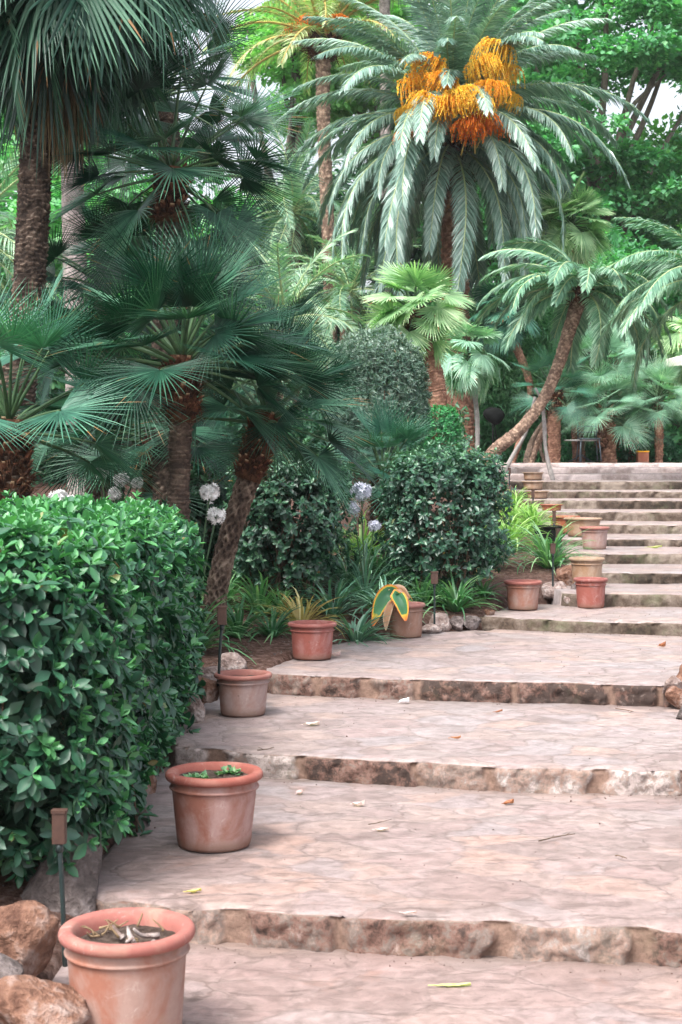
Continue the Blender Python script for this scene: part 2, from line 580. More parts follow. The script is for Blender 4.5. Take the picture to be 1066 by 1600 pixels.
M['petiole'] = plainmat('green_stalk', (0.025, 0.07, 0.035), (0.08, 0.15, 0.06), 6, 0.5, 0.4, 0.1)
M['rachis'] = plainmat('pale_green_rib', (0.26, 0.36, 0.16), (0.45, 0.52, 0.28), 6, 0.45, 0.4, 0.1)
M['petiole_gold'] = plainmat('golden_stalk', (0.35, 0.22, 0.06), (0.55, 0.42, 0.14), 6, 0.5, 0.4, 0.1)
M['dead'] = leafmat('dry_frond', (0.10, 0.06, 0.03), (0.20, 0.13, 0.07), (0.34, 0.26, 0.15), 0.7, 0.1)
M['plane'] = leafmat('plane_tree_leaf', (0.05, 0.19, 0.09), (0.11, 0.35, 0.16), (0.26, 0.55, 0.27), 0.5, 0.4)
M['sunny'] = leafmat('light_tree_leaf', (0.15, 0.38, 0.13), (0.28, 0.56, 0.20), (0.52, 0.74, 0.36), 0.5, 0.45)
M['pine'] = leafmat('dark_tree_leaf', (0.012, 0.055, 0.035), (0.03, 0.11, 0.06), (0.08, 0.22, 0.10), 0.5, 0.25)
M['bamboo'] = leafmat('bamboo_leaf', (0.04, 0.16, 0.07), (0.11, 0.34, 0.15), (0.26, 0.52, 0.28), 0.5, 0.35)
M['grass'] = leafmat('strap_leaf', (0.03, 0.11, 0.05), (0.08, 0.22, 0.10), (0.24, 0.40, 0.20), 0.4, 0.25)
M['grass_blue'] = leafmat('blue_strap_leaf', (0.035, 0.12, 0.08), (0.09, 0.22, 0.15), (0.26, 0.42, 0.32), 0.4, 0.2)
M['grass_light'] = leafmat('light_strap_leaf', (0.12, 0.25, 0.07), (0.28, 0.46, 0.14), (0.55, 0.68, 0.32), 0.42, 0.3)
M['grass_gold'] = leafmat('gold_strap_leaf', (0.28, 0.20, 0.07), (0.50, 0.42, 0.15), (0.70, 0.66, 0.36), 0.42, 0.3, tcol=(1, 1, .6))
M['ball'] = leafmat('silver_needle', (0.05, 0.12, 0.09), (0.15, 0.25, 0.20), (0.38, 0.48, 0.42), 0.5, 0.15)
M['box'] = leafmat('box_leaf', (0.015, 0.10, 0.04), (0.03, 0.18, 0.065), (0.06, 0.30, 0.10), 0.4, 0.2)
M['twig'] = plainmat('twig_bark', (0.05, 0.035, 0.025), (0.16, 0.11, 0.08), 14, 0.85, 0.2, 0.5)
M['treebark'] = plainmat('tree_bark', (0.07, 0.06, 0.05), (0.24, 0.20, 0.17), 6, 0.9, 0.2, 0.8, 0.03, stretch=(1, 1, .3))
M['bark_brown'] = plainmat('palm_bark', (0.028, 0.020, 0.016), (0.115, 0.082, 0.064), 10, 0.9, 0.2, 0.8, 0.015, use_var=1.0, c3=(0.28, 0.225, 0.18))
M['bark_dusk'] = plainmat('dusky_palm_bark', (0.04, 0.028, 0.023), (0.12, 0.085, 0.066), 10, 0.9, 0.2, 0.7, 0.015, use_var=.8, c3=(0.27, 0.21, 0.165))
M['bark_tan'] = plainmat('tan_palm_bark', (0.13, 0.085, 0.065), (0.36, 0.25, 0.19), 10, 0.9, 0.2, 0.7, 0.015, use_var=1.0, c3=(0.50, 0.38, 0.29))
M['bark_red'] = plainmat('red_palm_bark', (0.16, 0.08, 0.055), (0.36, 0.20, 0.14), 8, 0.9, 0.2, 0.7, 0.02, use_var=0.9, c3=(0.42, 0.26, 0.18))
M['bark_grey'] = plainmat('grey_palm_bark', (0.16, 0.14, 0.13), (0.32, 0.28, 0.27), 9, 0.9, 0.2, 0.5, 0.01, use_var=0.6, c3=(0.46, 0.40, 0.40))
M['bark_white'] = plainmat('white_bark', (0.22, 0.205, 0.20), (0.40, 0.375, 0.365), 12, 0.8, 0.2, 0.4, 0.01)
M['boot'] = plainmat('leaf_base', (0.03, 0.014, 0.010), (0.16, 0.06, 0.035), 14, 0.85, 0.2, 0.6, 0.01, use_var=1.0, c3=(0.45, 0.32, 0.20))
M['fibre'] = plainmat('palm_fibre', (0.03, 0.018, 0.012), (0.13, 0.06, 0.035), 14, 0.95, 0.1, 0.6, 0.01, use_var=0.6)
M['fruit'] = leafmat('orange_date_fruit', (0.88, 0.33, 0.008), (0.96, 0.52, 0.015), (0.96, 0.74, 0.09), 0.45, 0.4, objrand=0.7, tcol=(1, .9, .4), dry=(.95, .62, .05))
M['fruit_red'] = leafmat('deep_orange_date_fruit', (0.80, 0.15, 0.01), (0.92, 0.24, 0.015), (0.95, 0.36, 0.03), 0.45, 0.35, tcol=(1, .8, .3), dry=(.95, .36, .03))
M['white_petal'] = leafmat('white_petal', (0.86, 0.86, 0.86), (0.88, 0.88, 0.88), (0.9, 0.9, 0.9), 0.6, 0.2, tcol=(1, 1, 1), dry=(.9, .9, .9))
M['blue_petal'] = leafmat('blue_petal', (0.50, 0.52, 0.62), (0.60, 0.62, 0.72), (0.70, 0.72, 0.80), 0.5, 0.4, tcol=(1, 1, 1), dry=(.6, .6, .8))
M['bronze'] = plainmat('bronze_paint', (0.05, 0.026, 0.020), (0.08, 0.042, 0.032), 20, 0.5, 0.4, 0.1)
M['stake'] = plainmat('dark_green_metal', (0.012, 0.022, 0.022), (0.02, 0.035, 0.035), 20, 0.4, 0.5, 0.05)
M['black'] = plainmat('black_plastic', (0.003, 0.004, 0.004), (0.006, 0.007, 0.007), 20, 0.8, 0.15, 0.05)
# ================================================================== THE STAIR AND THE GROUND
LV = [0, .13, .255, .39, .495, .61, .717, .83, .915, 1.03, 1.15, 1.274, 1.376, 1.505, 1.61, 1.72, 1.80]
FRONT = {0: [(-1.2, 2.6), (6, 2.6)],
         1: [(-.95, 5.62), (-.84, 5.5), (-.5, 5.4), (1.14, 5.14), (4, 4.8)],
         2: [(-.93, 8.1), (-.85, 7.9), (-.35, 7.65), (.8, 7.3), (1.6, 7.24), (4, 6.95)],
         3: [(-.50, 9.8), (-.42, 9.65), (0, 9.52), (1, 9.3), (1.95, 9.16), (4, 8.9)],
         4: [(1.08, 12.5), (1.13, 12.36), (1.8, 12.05), (2.6, 11.8), (6, 11.4)]}
for _k, _y, _x in ((5, 13.15, 1.9), (6, 14.3, 2.05), (7, 15.5, 2.2), (8, 16.8, 2.3), (9, 18.1, 2.35), (10, 19.25, 2.4), (11, 20.4, 2.4), (12, 21.5, 2.5), (13, 22.8, 2.5), (14, 24.9, 2.5), (15, 26.5, 2.5), (16, 28.2, 2.5)):
    FRONT[_k] = [(_x, _y + .06), (_x + .1, _y), (_x + 3, _y - .18), (_x + 9, _y - .5)]
EDGE = {0: [(2.6, -1.0), (5.6, -.95)], 1: [(5.5, -.95), (8.2, -.97)], 2: [(7.9, -.93), (9.3, -.84), (10, -.8)],
        3: [(9.7, -.50), (10.4, -.38), (11.1, -.15), (11.6, .10), (11.95, .36), (12.15, .75), (12.35, 1.15), (12.6, 1.25)],
        4: [(12.4, 1.08), (13.3, 1.48), (13.8, 1.8)]}
XR = {0: 2.35, 1: 2.35, 2: 2.12, 3: 3.9, 4: 4.6}


def fr(k, x):
    a = np.array(FRONT[k])
    return np.interp(x, a[:, 0], a[:, 1])


def build_step(k):
    rng = np.random.default_rng(100 + k)
    x0 = FRONT[k][0][0]
    xr = XR.get(k, FRONT[k][0][0] + (2.4 + k * .18))
    if k < 16:
        xb = max(x0, FRONT[k + 1][0][0])
        back0 = fr(k + 1, xb)
    else:
        back0 = 36.0
    depth = back0 - fr(k, x0)
    near = k <= 3
    dx = .016 if near else .03
    nc = int((xr - x0) / dx)
    nt = max(8, int(depth / (.03 if near else .07)))
    if k == 16:
        nt = 60
    nh = 12 if near else 7
    t = np.linspace(0, 1, nt + 1) ** 1.15
    yl = fr(k, x0) + t * (back0 + .12 - fr(k, x0))
    if k in EDGE:
        e = np.array(EDGE[k])
        xl = np.interp(yl, e[:, 0], e[:, 1])
    else:
        xl = np.full(len(t), x0)
    xl = xl + .03 * vn(np.stack([yl * 3, 0 * yl, 0 * yl + k], -1))
    s = np.linspace(0, 1, nc)
    Xt = xl[:, None] + s[None] * (xr - xl[:, None])
    yb = (fr(k + 1, Xt) + .12) if k < 16 else np.full(Xt.shape, 36.)
    Yt = fr(k, Xt) * (1 - t[:, None]) + yb * t[:, None]
    z1 = LV[k]
    z0 = LV[k - 1] - .05 if k else -.3
    # stones in the riser
    xs = x0 + s * (xr - x0)
    bnd = [x0 - .02]
    while bnd[-1] < xr:
        bnd.append(bnd[-1] + rng.uniform(.24, .62))
    bnd = np.array(bnd)
    wj = rng.uniform(.008, .045, len(bnd)) * (1 if near else .7)
    bi = np.searchsorted(bnd, xs) - 1
    bi = np.clip(bi, 0, len(bnd) - 2)
    tone = rng.uniform(-.1, 1.0, len(bnd))
    prot = rng.uniform(-.006, .010, len(bnd))
    h = np.linspace(0, 1, nh + 1)[:-1]
    Xr = np.repeat(xs[None], nh, 0)
    Zr = z0 + h[:, None] * (z1 - z0) + 0 * Xr
    P = np.stack([Xr, np.zeros_like(Xr), Zr], -1)
    jx = Xr + .035 * vn(P * np.array([4, 1, 14]) + k)
    bi2 = np.clip(np.searchsorted(bnd, jx) - 1, 0, len(bnd) - 2)
    de = np.minimum(np.abs(jx - bnd[bi2]) - wj[bi2], np.abs(bnd[bi2 + 1] - jx) - wj[bi2 + 1])
    mort = 1 - ss(-.004, .014, de)
    if k >= 14:
        mort = mort * .5
    rough = fbm(P * 15 + k * 3.1, 5, 5 + k, .68) * .030 + np.abs(fbm(P * 26 + 9, 4, 9, .6)) * .030 - .008
    if k >= 14:
        rough = rough * .35
    D = (1 - mort) * (prot[bi2] + rough + .008 + .014 * ss(0, .03, de)) - (.010 + .004 * fbm(P * 40, 2)) * mort
    lip = ss(.80, 1.0, h)[:, None] * .014
    Yr = fr(k, Xr) - D + lip
    # lip line of the tread follows the stone faces
    kern = np.ones(9) / 9
    Dt = np.convolve(np.pad(D[-1], 4, mode='edge'), kern, 'valid') - .014
    fade = np.exp(-(Yt - Yt[:1]) / .05)
    Yt = Yt - Dt[None] * fade
    Zt = z1 + .007 * fbm(np.stack([Xt * 2.2, Yt * 2.2, 0 * Xt], -1), 3, 3) + .0035 * fbm(np.stack([Xt * 9, Yt * 9, 0 * Xt], -1), 3, 8)
    Zt = Zt - .010 * np.exp(-(Yt - Yt[:1]) / .018) - .012 * np.maximum(0, vn(np.stack([Xt * 7, 0 * Xt, 0 * Xt + k], -1))) * np.exp(-(Yt - Yt[:1]) / .04)
    X = np.vstack([Xr, Xt])
    Y = np.vstack([Yr, Yt])
    Z = np.vstack([Zr, Zt])
    var = np.vstack([tone[bi2], np.full(Xt.shape, .5)])
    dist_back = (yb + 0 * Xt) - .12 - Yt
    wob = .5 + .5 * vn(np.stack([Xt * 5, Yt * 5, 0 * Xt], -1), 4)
    back_dark = np.exp(-np.maximum(dist_back, 0) / (.05 + .07 * wob)) * .75  # darkening mask, strongest at the back edge of the tread
    msk = np.vstack([mort, back_dark])
    # side skirts
    def col(c, sgn):
        x, y, z = X[:, [c]] + sgn * .02, Y[:, [c]], Z[:, [c]] * 0 + min(z0, z1 - .3)
        return x, y, z
    a, b = col(0, -1), col(-1, 1)
    X = np.hstack([a[0], X, b[0]]); Y = np.hstack([a[1], Y, b[1]]); Z = np.hstack([a[2], Z, b[2]])
    var = np.hstack([var[:, :1], var, var[:, -1:]]); msk = np.hstack([msk[:, :1], msk, msk[:, -1:]])
    nr, ncc = X.shape
    V = np.stack([X, Y, Z], -1).reshape(-1, 3)
    fc = grid_faces(nr, ncc).reshape(nr - 1, ncc - 1, 4)
    mb = MB()
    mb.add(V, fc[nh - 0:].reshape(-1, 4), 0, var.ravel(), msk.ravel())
    fr_ = fc[:nh].reshape(-1, 4)
    mb.Fs.append((fr_, 1, True))
    rm = M['riser_near'] if k <= 3 else (M['riser_pale'] if k >= 14 else M['riser_mid'])
    struct('stone_step', mb, [M['tread'], rm])


for _k in range(17):
    build_step(_k)

EY = np.array([2.6, 5.5, 7.9, 9.65, 9.7, 11.1, 11.95, 12.15, 12.35, 13.3, 13.8, 15.5, 20, 28, 40])
EX = np.array([-1.0, -.95, -.95, -.82, -.5, -.15, .36, .75, 1.1, 1.48, 1.95, 2.25, 2.45, 2.5, 2.5])
SY = [0, 5.2, 5.8, 7.6, 8.2, 9.4, 10.0, 12.0, 12.6, 13.4, 14.6, 15.8, 17, 18.3, 19.5, 20.6, 21.7, 23.0, 25, 26.6, 28.3, 60]
SZ = [0, 0, .1, .13, .24, .27, .38, .42, .47, .58, .70, .81, .90, 1.0, 1.13, 1.25, 1.36, 1.48, 1.6, 1.7, 1.80, 1.82]


def soil(x, y):
    x = np.asarray(x, float)
    y = np.asarray(y, float)
    e = np.interp(y, EY, EX)
    er = np.interp(y, [0, 9.2, 9.4, 11.8, 12.6, 28, 40], [2.35, 2.12, 3.9, 3.9, 4.6, 7.2, 7.2])
    b = np.interp(y, SY, SZ)
    P = np.stack([x, y, 0 * x], -1)
    z = b + .05 + .04 * np.clip(e - x, 0, 5) * (y < 28) + .03 * fbm(P * .9, 3, 2) + .010 * fbm(P * 7, 3, 6)
    inside = ss(-.02, .16, x - e) * ss(-.02, .16, er - x) * (y > 2.4) * (y < 36)
    return z * (1 - inside) + (b - .32) * inside


def soil1(x, y):
    return float(soil(np.array([x]), np.array([y]))[0])


def axis(a0, a1, d, far):
    c = np.arange(a0, a1, d)
    g = []
    v, st = a1, d
    while v < far:
        g.append(v); st *= 1.25; v += st
    h = []
    v, st = a0 - d, d
    while v > -far:
        h.append(v); st *= 1.25; v -= st
    return np.concatenate([h[::-1], c, g])


gx = axis(-4.5, 5.0, .05, 400)
gy = axis(3.0, 16.0, .05, 400)
GX, GY = np.meshgrid(gx, gy)
mb = MB()
mb.add(np.stack([GX, GY, soil(GX, GY)], -1).reshape(-1, 3), grid_faces(len(gy), len(gx)))
struct('garden_soil', mb, M['soil'])

# gravel and crumbs of earth: one mass nobody could count
rng = np.random.default_rng(3)
n = 9000
px = rng.uniform(-3.2, 2.0, n)
py = 5 + 12 * rng.uniform(0, 1, n) ** 1.2
keep = px < np.interp(py, EY, EX) - .04
px, py = px[keep], py[keep]
T = np.array([[1, 0, 0], [-1, 0, 0], [0, 1, 0], [0, -1, 0], [0, 0, 1], [0, 0, -1.]]) * .5
TF = np.array([[0, 2, 4], [2, 1, 4], [1, 3, 4], [3, 0, 4], [2, 0, 5], [1, 2, 5], [3, 1, 5], [0, 3, 5]])
X, Y, Z = frames(rand_dir(len(px), rng), rand_dir(len(px), rng))
S = rng.uniform(.006, .022, len(px))[:, None] * rng.uniform(.5, 1.2, (len(px), 3))
V, Fc, vv = inst(T, TF, np.stack([px, py, soil(px, py)], -1), X, Y, Z, S, rng.uniform(0, 1, len(px)))
mb = MB()
mb.add(V, Fc, 0, vv, smooth=False)
struct('soil_crumbs', mb, M['rock_grey'], 'stuff')


# grit and crumbs of leaf swept against the risers
GO, GS = [], []
for k in range(5):
    n = 200
    x = rng.uniform(FRONT[k + 1][0][0], 2.6, n)
    yb = fr(k + 1, x)
    yf = fr(k, x)
    y = np.where(rng.uniform(0, 1, n) < .6, yb - .03 - rng.exponential(.05, n), yf + (yb - yf) * rng.uniform(.04, .97, n))
    y = np.maximum(y, yf + .05)
    GO.append(np.stack([x, y, np.full(n, LV[k] + .003)], -1))
    GS.append(rng.uniform(.0015, .006, n))
GO, GS = np.concatenate(GO), np.concatenate(GS)
X, Y, Z = frames(rand_dir(len(GO), rng), rand_dir(len(GO), rng))
V, Fc, vv = inst(T, TF, GO, X, Y, Z, GS[:, None] * rng.uniform(.6, 1.8, (len(GO), 3)), rng.uniform(0, 1, len(GO)))
mb = MB()
mb.add(V, Fc, 0, vv, smooth=False)
struct('grit', mb, M['soil'], 'stuff')


# ================================================================== SMALL THINGS
def rock(u, v, Y, w, h, mat, label, seed, group='rocks edging the flower beds', d=None, rz=0., z=None, cat='rock'):
    """u, v: middle of the rock's foot in the photo; w, h in metres"""
    p = W(u, v, Y)
    if z is not None:
        p[2] = z
    d = d or w * .8
    bm = bmesh_ico(4)
    Vv, Fc = bm
    S = Vv.copy()
    q = S * 1.1 + seed * 5.7
    cell = np.sign(S) * np.abs(S) ** .8
    r = 1 + .34 * fbm(q, 2, seed) + .15 * fbm(q * 2.6, 4, seed + 3, .6)
    # planar fracture faces
    rg = np.random.default_rng(seed)
    for _ in range(9):
        nn = nrm(rg.normal(size=3)[None])[0]
        dd = rg.uniform(.55, .85)
        pr = (cell * r[:, None]) @ nn
        over = np.maximum(pr - dd, 0)
        cell = cell - (over / np.maximum(r, .1))[:, None] * nn * .9
    S = cell * r[:, None] * np.array([w / 2, d / 2, h * .62])
    S = S + .012 * fbm(S * 22, 3, seed)[:, None] * Vv * min(1, w * 3)
    ca, sa = math.cos(rz), math.sin(rz)
    S = np.stack([S[:, 0] * ca - S[:, 1] * sa, S[:, 0] * sa + S[:, 1] * ca, S[:, 2]], -1)
    S[:, 2] += h * .38
    b = MB()
    b.add(S + p, Fc)
    return solo('rock', b, M[mat], label, cat, p, group)


_ico = {}


def bmesh_ico(sub):
    if sub not in _ico:
        import bmesh
        bm = bmesh.new()
        bmesh.ops.create_icosphere(bm, subdivisions=sub, radius=1)
        bm.verts.ensure_lookup_table()
        _ico[sub] = (np.array([v.co[:] for v in bm.verts]), [np.array([[v.index for v in f.verts] for f in bm.faces])])
        bm.free()
    return _ico[sub]


def pot(u, vr, Y, wr, wb, vb, z, clay, label, seed, soilz=.80, sprouts=False, mats=None):
    """flower pot: rim centre u,vr; rim / foot widths in photo pixels; z of what it stands on"""
    Rr = wr / F * Y / 2
    Rb = wb / F * Y / 2
    H = EYE - (vr - HV) / F * Y - z
    x = (u - 533) / F * Y
    t = thing('terracotta_pot', label, 'flower pot', (x, Y, z), 'terracotta pots lining the steps')
    rh = H * .115
    r1 = Rr * .93
    prof = [(0.001, .004), (Rb * .9, .004), (Rb * .97, .0), (Rb * 1.0, .012)]
    for f in np.linspace(.08, .74, 9):
        prof.append((Rb + (r1 - .012 - Rb) * f / .8, H * f))
    prof += [(r1 - .012, H * .765), (r1 - .004, H * .772), (r1 - .002, H * .785), (r1 - .004, H * .80), (r1 - .010, H * .806), (r1 - .009, H - rh)]
    V, Fc = lathe(prof, 64)
    V = V * (1 + .006 * fbm(V * 9 + seed, 3, seed))[:, None] * np.array([1, 1, 1])
    b = MB().add(V, Fc)
    link('body', b.mesh('body', [M[clay]]), t)
    tt = .022 * (Rr / .2)
    pr = [(r1 - .009, H - rh)]
    for a in np.linspace(-80, 90, 12):
        a = math.radians(a)
        pr.append((Rr - rh * .42 + rh * .42 * math.cos(a), H - rh * .5 + rh * .5 * math.sin(a)))
    pr += [(Rr - tt * 1.5, H - .002), (Rr - tt * 1.9, H - .008), (Rr - tt * 2.2, H - .03), ((Rr - tt * 2.2) * .96, H * .74), ((Rb - tt) * 1.02, H * .5)]
    V, Fc = lathe(pr, 64)
    V = V + np.array([1, 1, .6]) * (.0022 * fbm(V * 11 + seed + 4, 3, seed))[:, None]
    b = MB().add(V, Fc)
    link('rim', b.mesh('rim', [M[(mats or clay + '_rim')]]), t)
    rs = (Rr - tt * 2.0)
    g = np.linspace(0, 1, 14)
    a = np.linspace(0, 2 * PI, 40, endpoint=False)
    GR, GA = np.meshgrid(g, a, indexing='ij')
    P = np.stack([GR * rs * np.cos(GA), GR * rs * np.sin(GA), 0 * GR + H * soilz], -1)
    P[..., 2] += .012 * fbm(P * 25 + seed, 3, seed + 1)
    b = MB().add(P.reshape(-1, 3), grid_faces(14, 40, True))
    so = link('soil', b.mesh('soil', [M['potsoil']]), t)
    rg = np.random.default_rng(seed)
    if sprouts:
        n = 26
        aa = rg.uniform(0, 6.28, n); rr = rs * .8 * np.sqrt(rg.uniform(0, 1, n))
        cl = np.array([(-.45, -.3), (.35, .45)])[rg.integers(0, 2, n)] * rs + rg.normal(0, rs * .16, (n, 2))
        O = np.stack([cl[:, 0], cl[:, 1], np.full(n, H * soilz + .012)], -1)
        A = nrm(np.stack([rg.normal(0, .3, n), rg.normal(0, .3, n), np.ones(n)], -1))
        o2, X, Y2, Z, S, vv = shoots(O, A, 5, .034, rg, 30, 80, .1, .01)
        T, TF = leaf_lo(.7)
        V, Fc, vv = inst(T, TF, o2, X, Y2, Z, S, vv)
        link('seedlings', MB().add(V, Fc, 0, vv).mesh('seedlings', [M['grass']]), t)
    return t, H, Rr


def path_light(u, vtop, vfoot, Y, label, hw=.05, hh=.10, lean=0.):
    top = W(u, vtop, Y)
    x = top[0]
    zf = EYE - (vfoot - HV) / F * Y - .06
    t = thing('path_light', label, 'garden light', (x + lean, Y, zf), 'stake lights along the planting bed')
    P = spline([(x + lean, Y, zf), (x + lean * .5, Y, (zf + top[2]) / 2), (x, Y, top[2] - hh)], 8)
    V, Fc = tube(P, .0085, 8)
    part('stake', MB().add(V, Fc), M['stake'], t)
    b = MB()
    # square lantern head: body, rim and a slightly wider cap
    def box(cx, cy, z0, z1, w, d, bev=.004):
        ring = [(-w + bev, -d), (w - bev, -d), (w, -d + bev), (w, d - bev), (w - bev, d), (-w + bev, d), (-w, d - bev), (-w, -d + bev)]
        V = [(cx + a, cy + c, z0) for a, c in ring] + [(cx + a, cy + c, z1) for a, c in ring]
        Fq = [[i, (i + 1) % 8, 8 + (i + 1) % 8, 8 + i] for i in range(8)]
        b.add(np.array(V), [np.array(Fq), np.array([[7, 6, 5, 4, 3, 2, 1, 0], [8, 9, 10, 11, 12, 13, 14, 15]])], smooth=False)
    z = top[2]
    box(x, Y, z - hh, z - .010, hw / 2, hw * .38)
    part('lantern_head', b, M['bronze'], t)
    b = MB()
    box(x, Y, z - .010, z, hw / 2 + .003, hw * .38 + .003)
    part('cap', b, M['bronze'], t)
    b = MB()
    b.add(*tube([(x, Y, z - hh - .03), (x, Y, z - hh)], .013, 10))
    part('socket', b, M['stake'], t)
    return t


def strap_leaves(n, L, w, rng, spread=(10, 80), arch=1.5, ns=6):
    """tuft of arching strap leaves round the origin"""
    b = MB()
    for i in range(n):
        az = rng.uniform(0, 2 * PI)
        e = math.radians(90 - rng.uniform(*spread) * .75)
        l = L * rng.uniform(.65, 1.1)
        wv = w * rng.uniform(.7, 1.15)
        s = np.linspace(0, 1, ns + 1)
        ang = e - arch * rng.uniform(.6, 1.2) * s ** 1.3
        ds = l / ns
        rx = np.concatenate([[0], np.cumsum(np.cos(ang[:-1]) * ds)]) + .02
        rz = np.concatenate([[0], np.cumsum(np.sin(ang[:-1]) * ds)])
        prof = wv / 2 * np.array([.7, .95, 1, .95, .8, .5, .03])[:ns + 1]
        az2 = az + .25 * rng.normal() * s ** 2
        cx, cy = rx * np.cos(az2), rx * np.sin(az2)
        sx, sy = -np.sin(az), np.cos(az)
        up = prof * .35
        Lf = np.stack([cx + sx * prof, cy + sy * prof, rz + up], -1)
        Cc = np.stack([cx, cy, rz], -1)
        Rt = np.stack([cx - sx * prof, cy - sy * prof, rz + up], -1)
        V = np.stack([Lf, Cc, Rt], 1).reshape(-1, 3)
        b.add(V, grid_faces(ns + 1, 3), 0, np.clip(rng.normal(.45, .22) + .15 * s.repeat(3), 0, 1))
    return b


_tufts = {}


def tuft(u, v, Y, L, n, mat, label, seed, w=.022, spread=(5, 85), arch=1.7, cat='plant', group='strap leaved clumps in the bed', name='strap_leaf_plant', z=None, stems=()):
    p = W(u, v, Y)
    p[2] = z if z is not None else soil1(p[0], p[1]) - .01
    rng = np.random.default_rng(seed)
    b = strap_leaves(n, L, w, rng, spread, arch)
    if not stems:
        o = link(name, b.mesh(name, [M[mat]]), None, p)
        o['label'] = label; o['category'] = cat; o['group'] = group
        return o
    t = thing(name, label, cat, p, group)
    link('leaves', b.mesh('leaves', [M[mat]]), t)
    for (su, sv, r, pm) in stems:
        q = W(su, sv, Y)
        P = spline([(p[0] + .02, p[1], p[2]), (p[0] * .6 + q[0] * .4, Y + .03, p[2] * .5 + q[2] * .5), q], 10)
        part('flower_stem', MB().add(*tube(P, .006, 6)), M['petiole'], t)
        m_ = 64
        D = rand_dir(m_, rng)
        D[:, 2] = D[:, 2] * .8 + .1
        D = nrm(D)
        b = MB()
        # star flowers: six narrow petals each, at the ends of thin spokes
        O = q + D * r * rng.uniform(.3, .95, (m_, 1))
        for j in range(6):
            a = j * PI / 3
            U = nrm(np.cross(D, np.array([[.3, .2, 1.0]])))
            Vv = np.cross(D, U)
            d = D * .75 + math.cos(a) * U * .8 + math.sin(a) * Vv * .8
            X, Y2, Z = frames(d, D)
            T, TF = leaf_lo(.42, .25, .05)
            V, Fc, vv = inst(T, TF, O, X, Y2, Z, r * .52, rng.uniform(0, 1, m_))
            b.add(V, Fc, 0, vv)
        part('flower_head', b, M[pm], t)
        b = MB()
        X, Y2, Z = frames(D, rand_dir(m_, rng))
        T = np.array([[0, .012, 0], [0, -.012, 0], [1, -.012, 0], [1, .012, 0]])
        V, Fc, vv = inst(T, np.array([[0, 1, 2, 3]]), np.repeat(q[None], m_, 0), X, Y2, Z, r * .8, .4)
        b.add(V, Fc)
        part('flower_spokes', b, M['petiole'], t)
    return t


# ================================================================== BROADLEAF PLANTS
def box_points(n, lo, hi, rng, p=4., jit=.05, lump=.08, seed=0):
    """points and outward directions over a rounded box"""
    lo, hi = np.array(lo, float), np.array(hi, float)
    c, h = (lo + hi) / 2, (hi - lo) / 2
    # area weighted faces
    A = np.array([h[1] * h[2], h[1] * h[2], h[0] * h[2], h[0] * h[2], h[0] * h[1], h[0] * h[1]])
    f = rng.choice(6, n, p=A / A.sum())
    q = rng.uniform(-1, 1, (n, 3))
    for k in range(6):
        q[f == k, k // 2] = 1 if k % 2 == 0 else -1
    r = (np.abs(q) ** p).sum(1) ** (1 / p)
    s = q / r[:, None]
    g = nrm(np.sign(s) * np.abs(s) ** (p - 1) / h)
    P = c + s * h
    P = P + g * (lump * fbm(P * 2.3, 3, seed) + rng.normal(0, jit, n))[:, None]
    return P, g


def leafy_stems(mb, O, Ttop, rng, r=.012):
    for a, b in zip(O, Ttop):
        m = (a + b) / 2 + rng.normal(0, .06, 3)
        mb.add(*tube(spline([a, m, b], 7), np.linspace(r, r * .45, 7), 6))


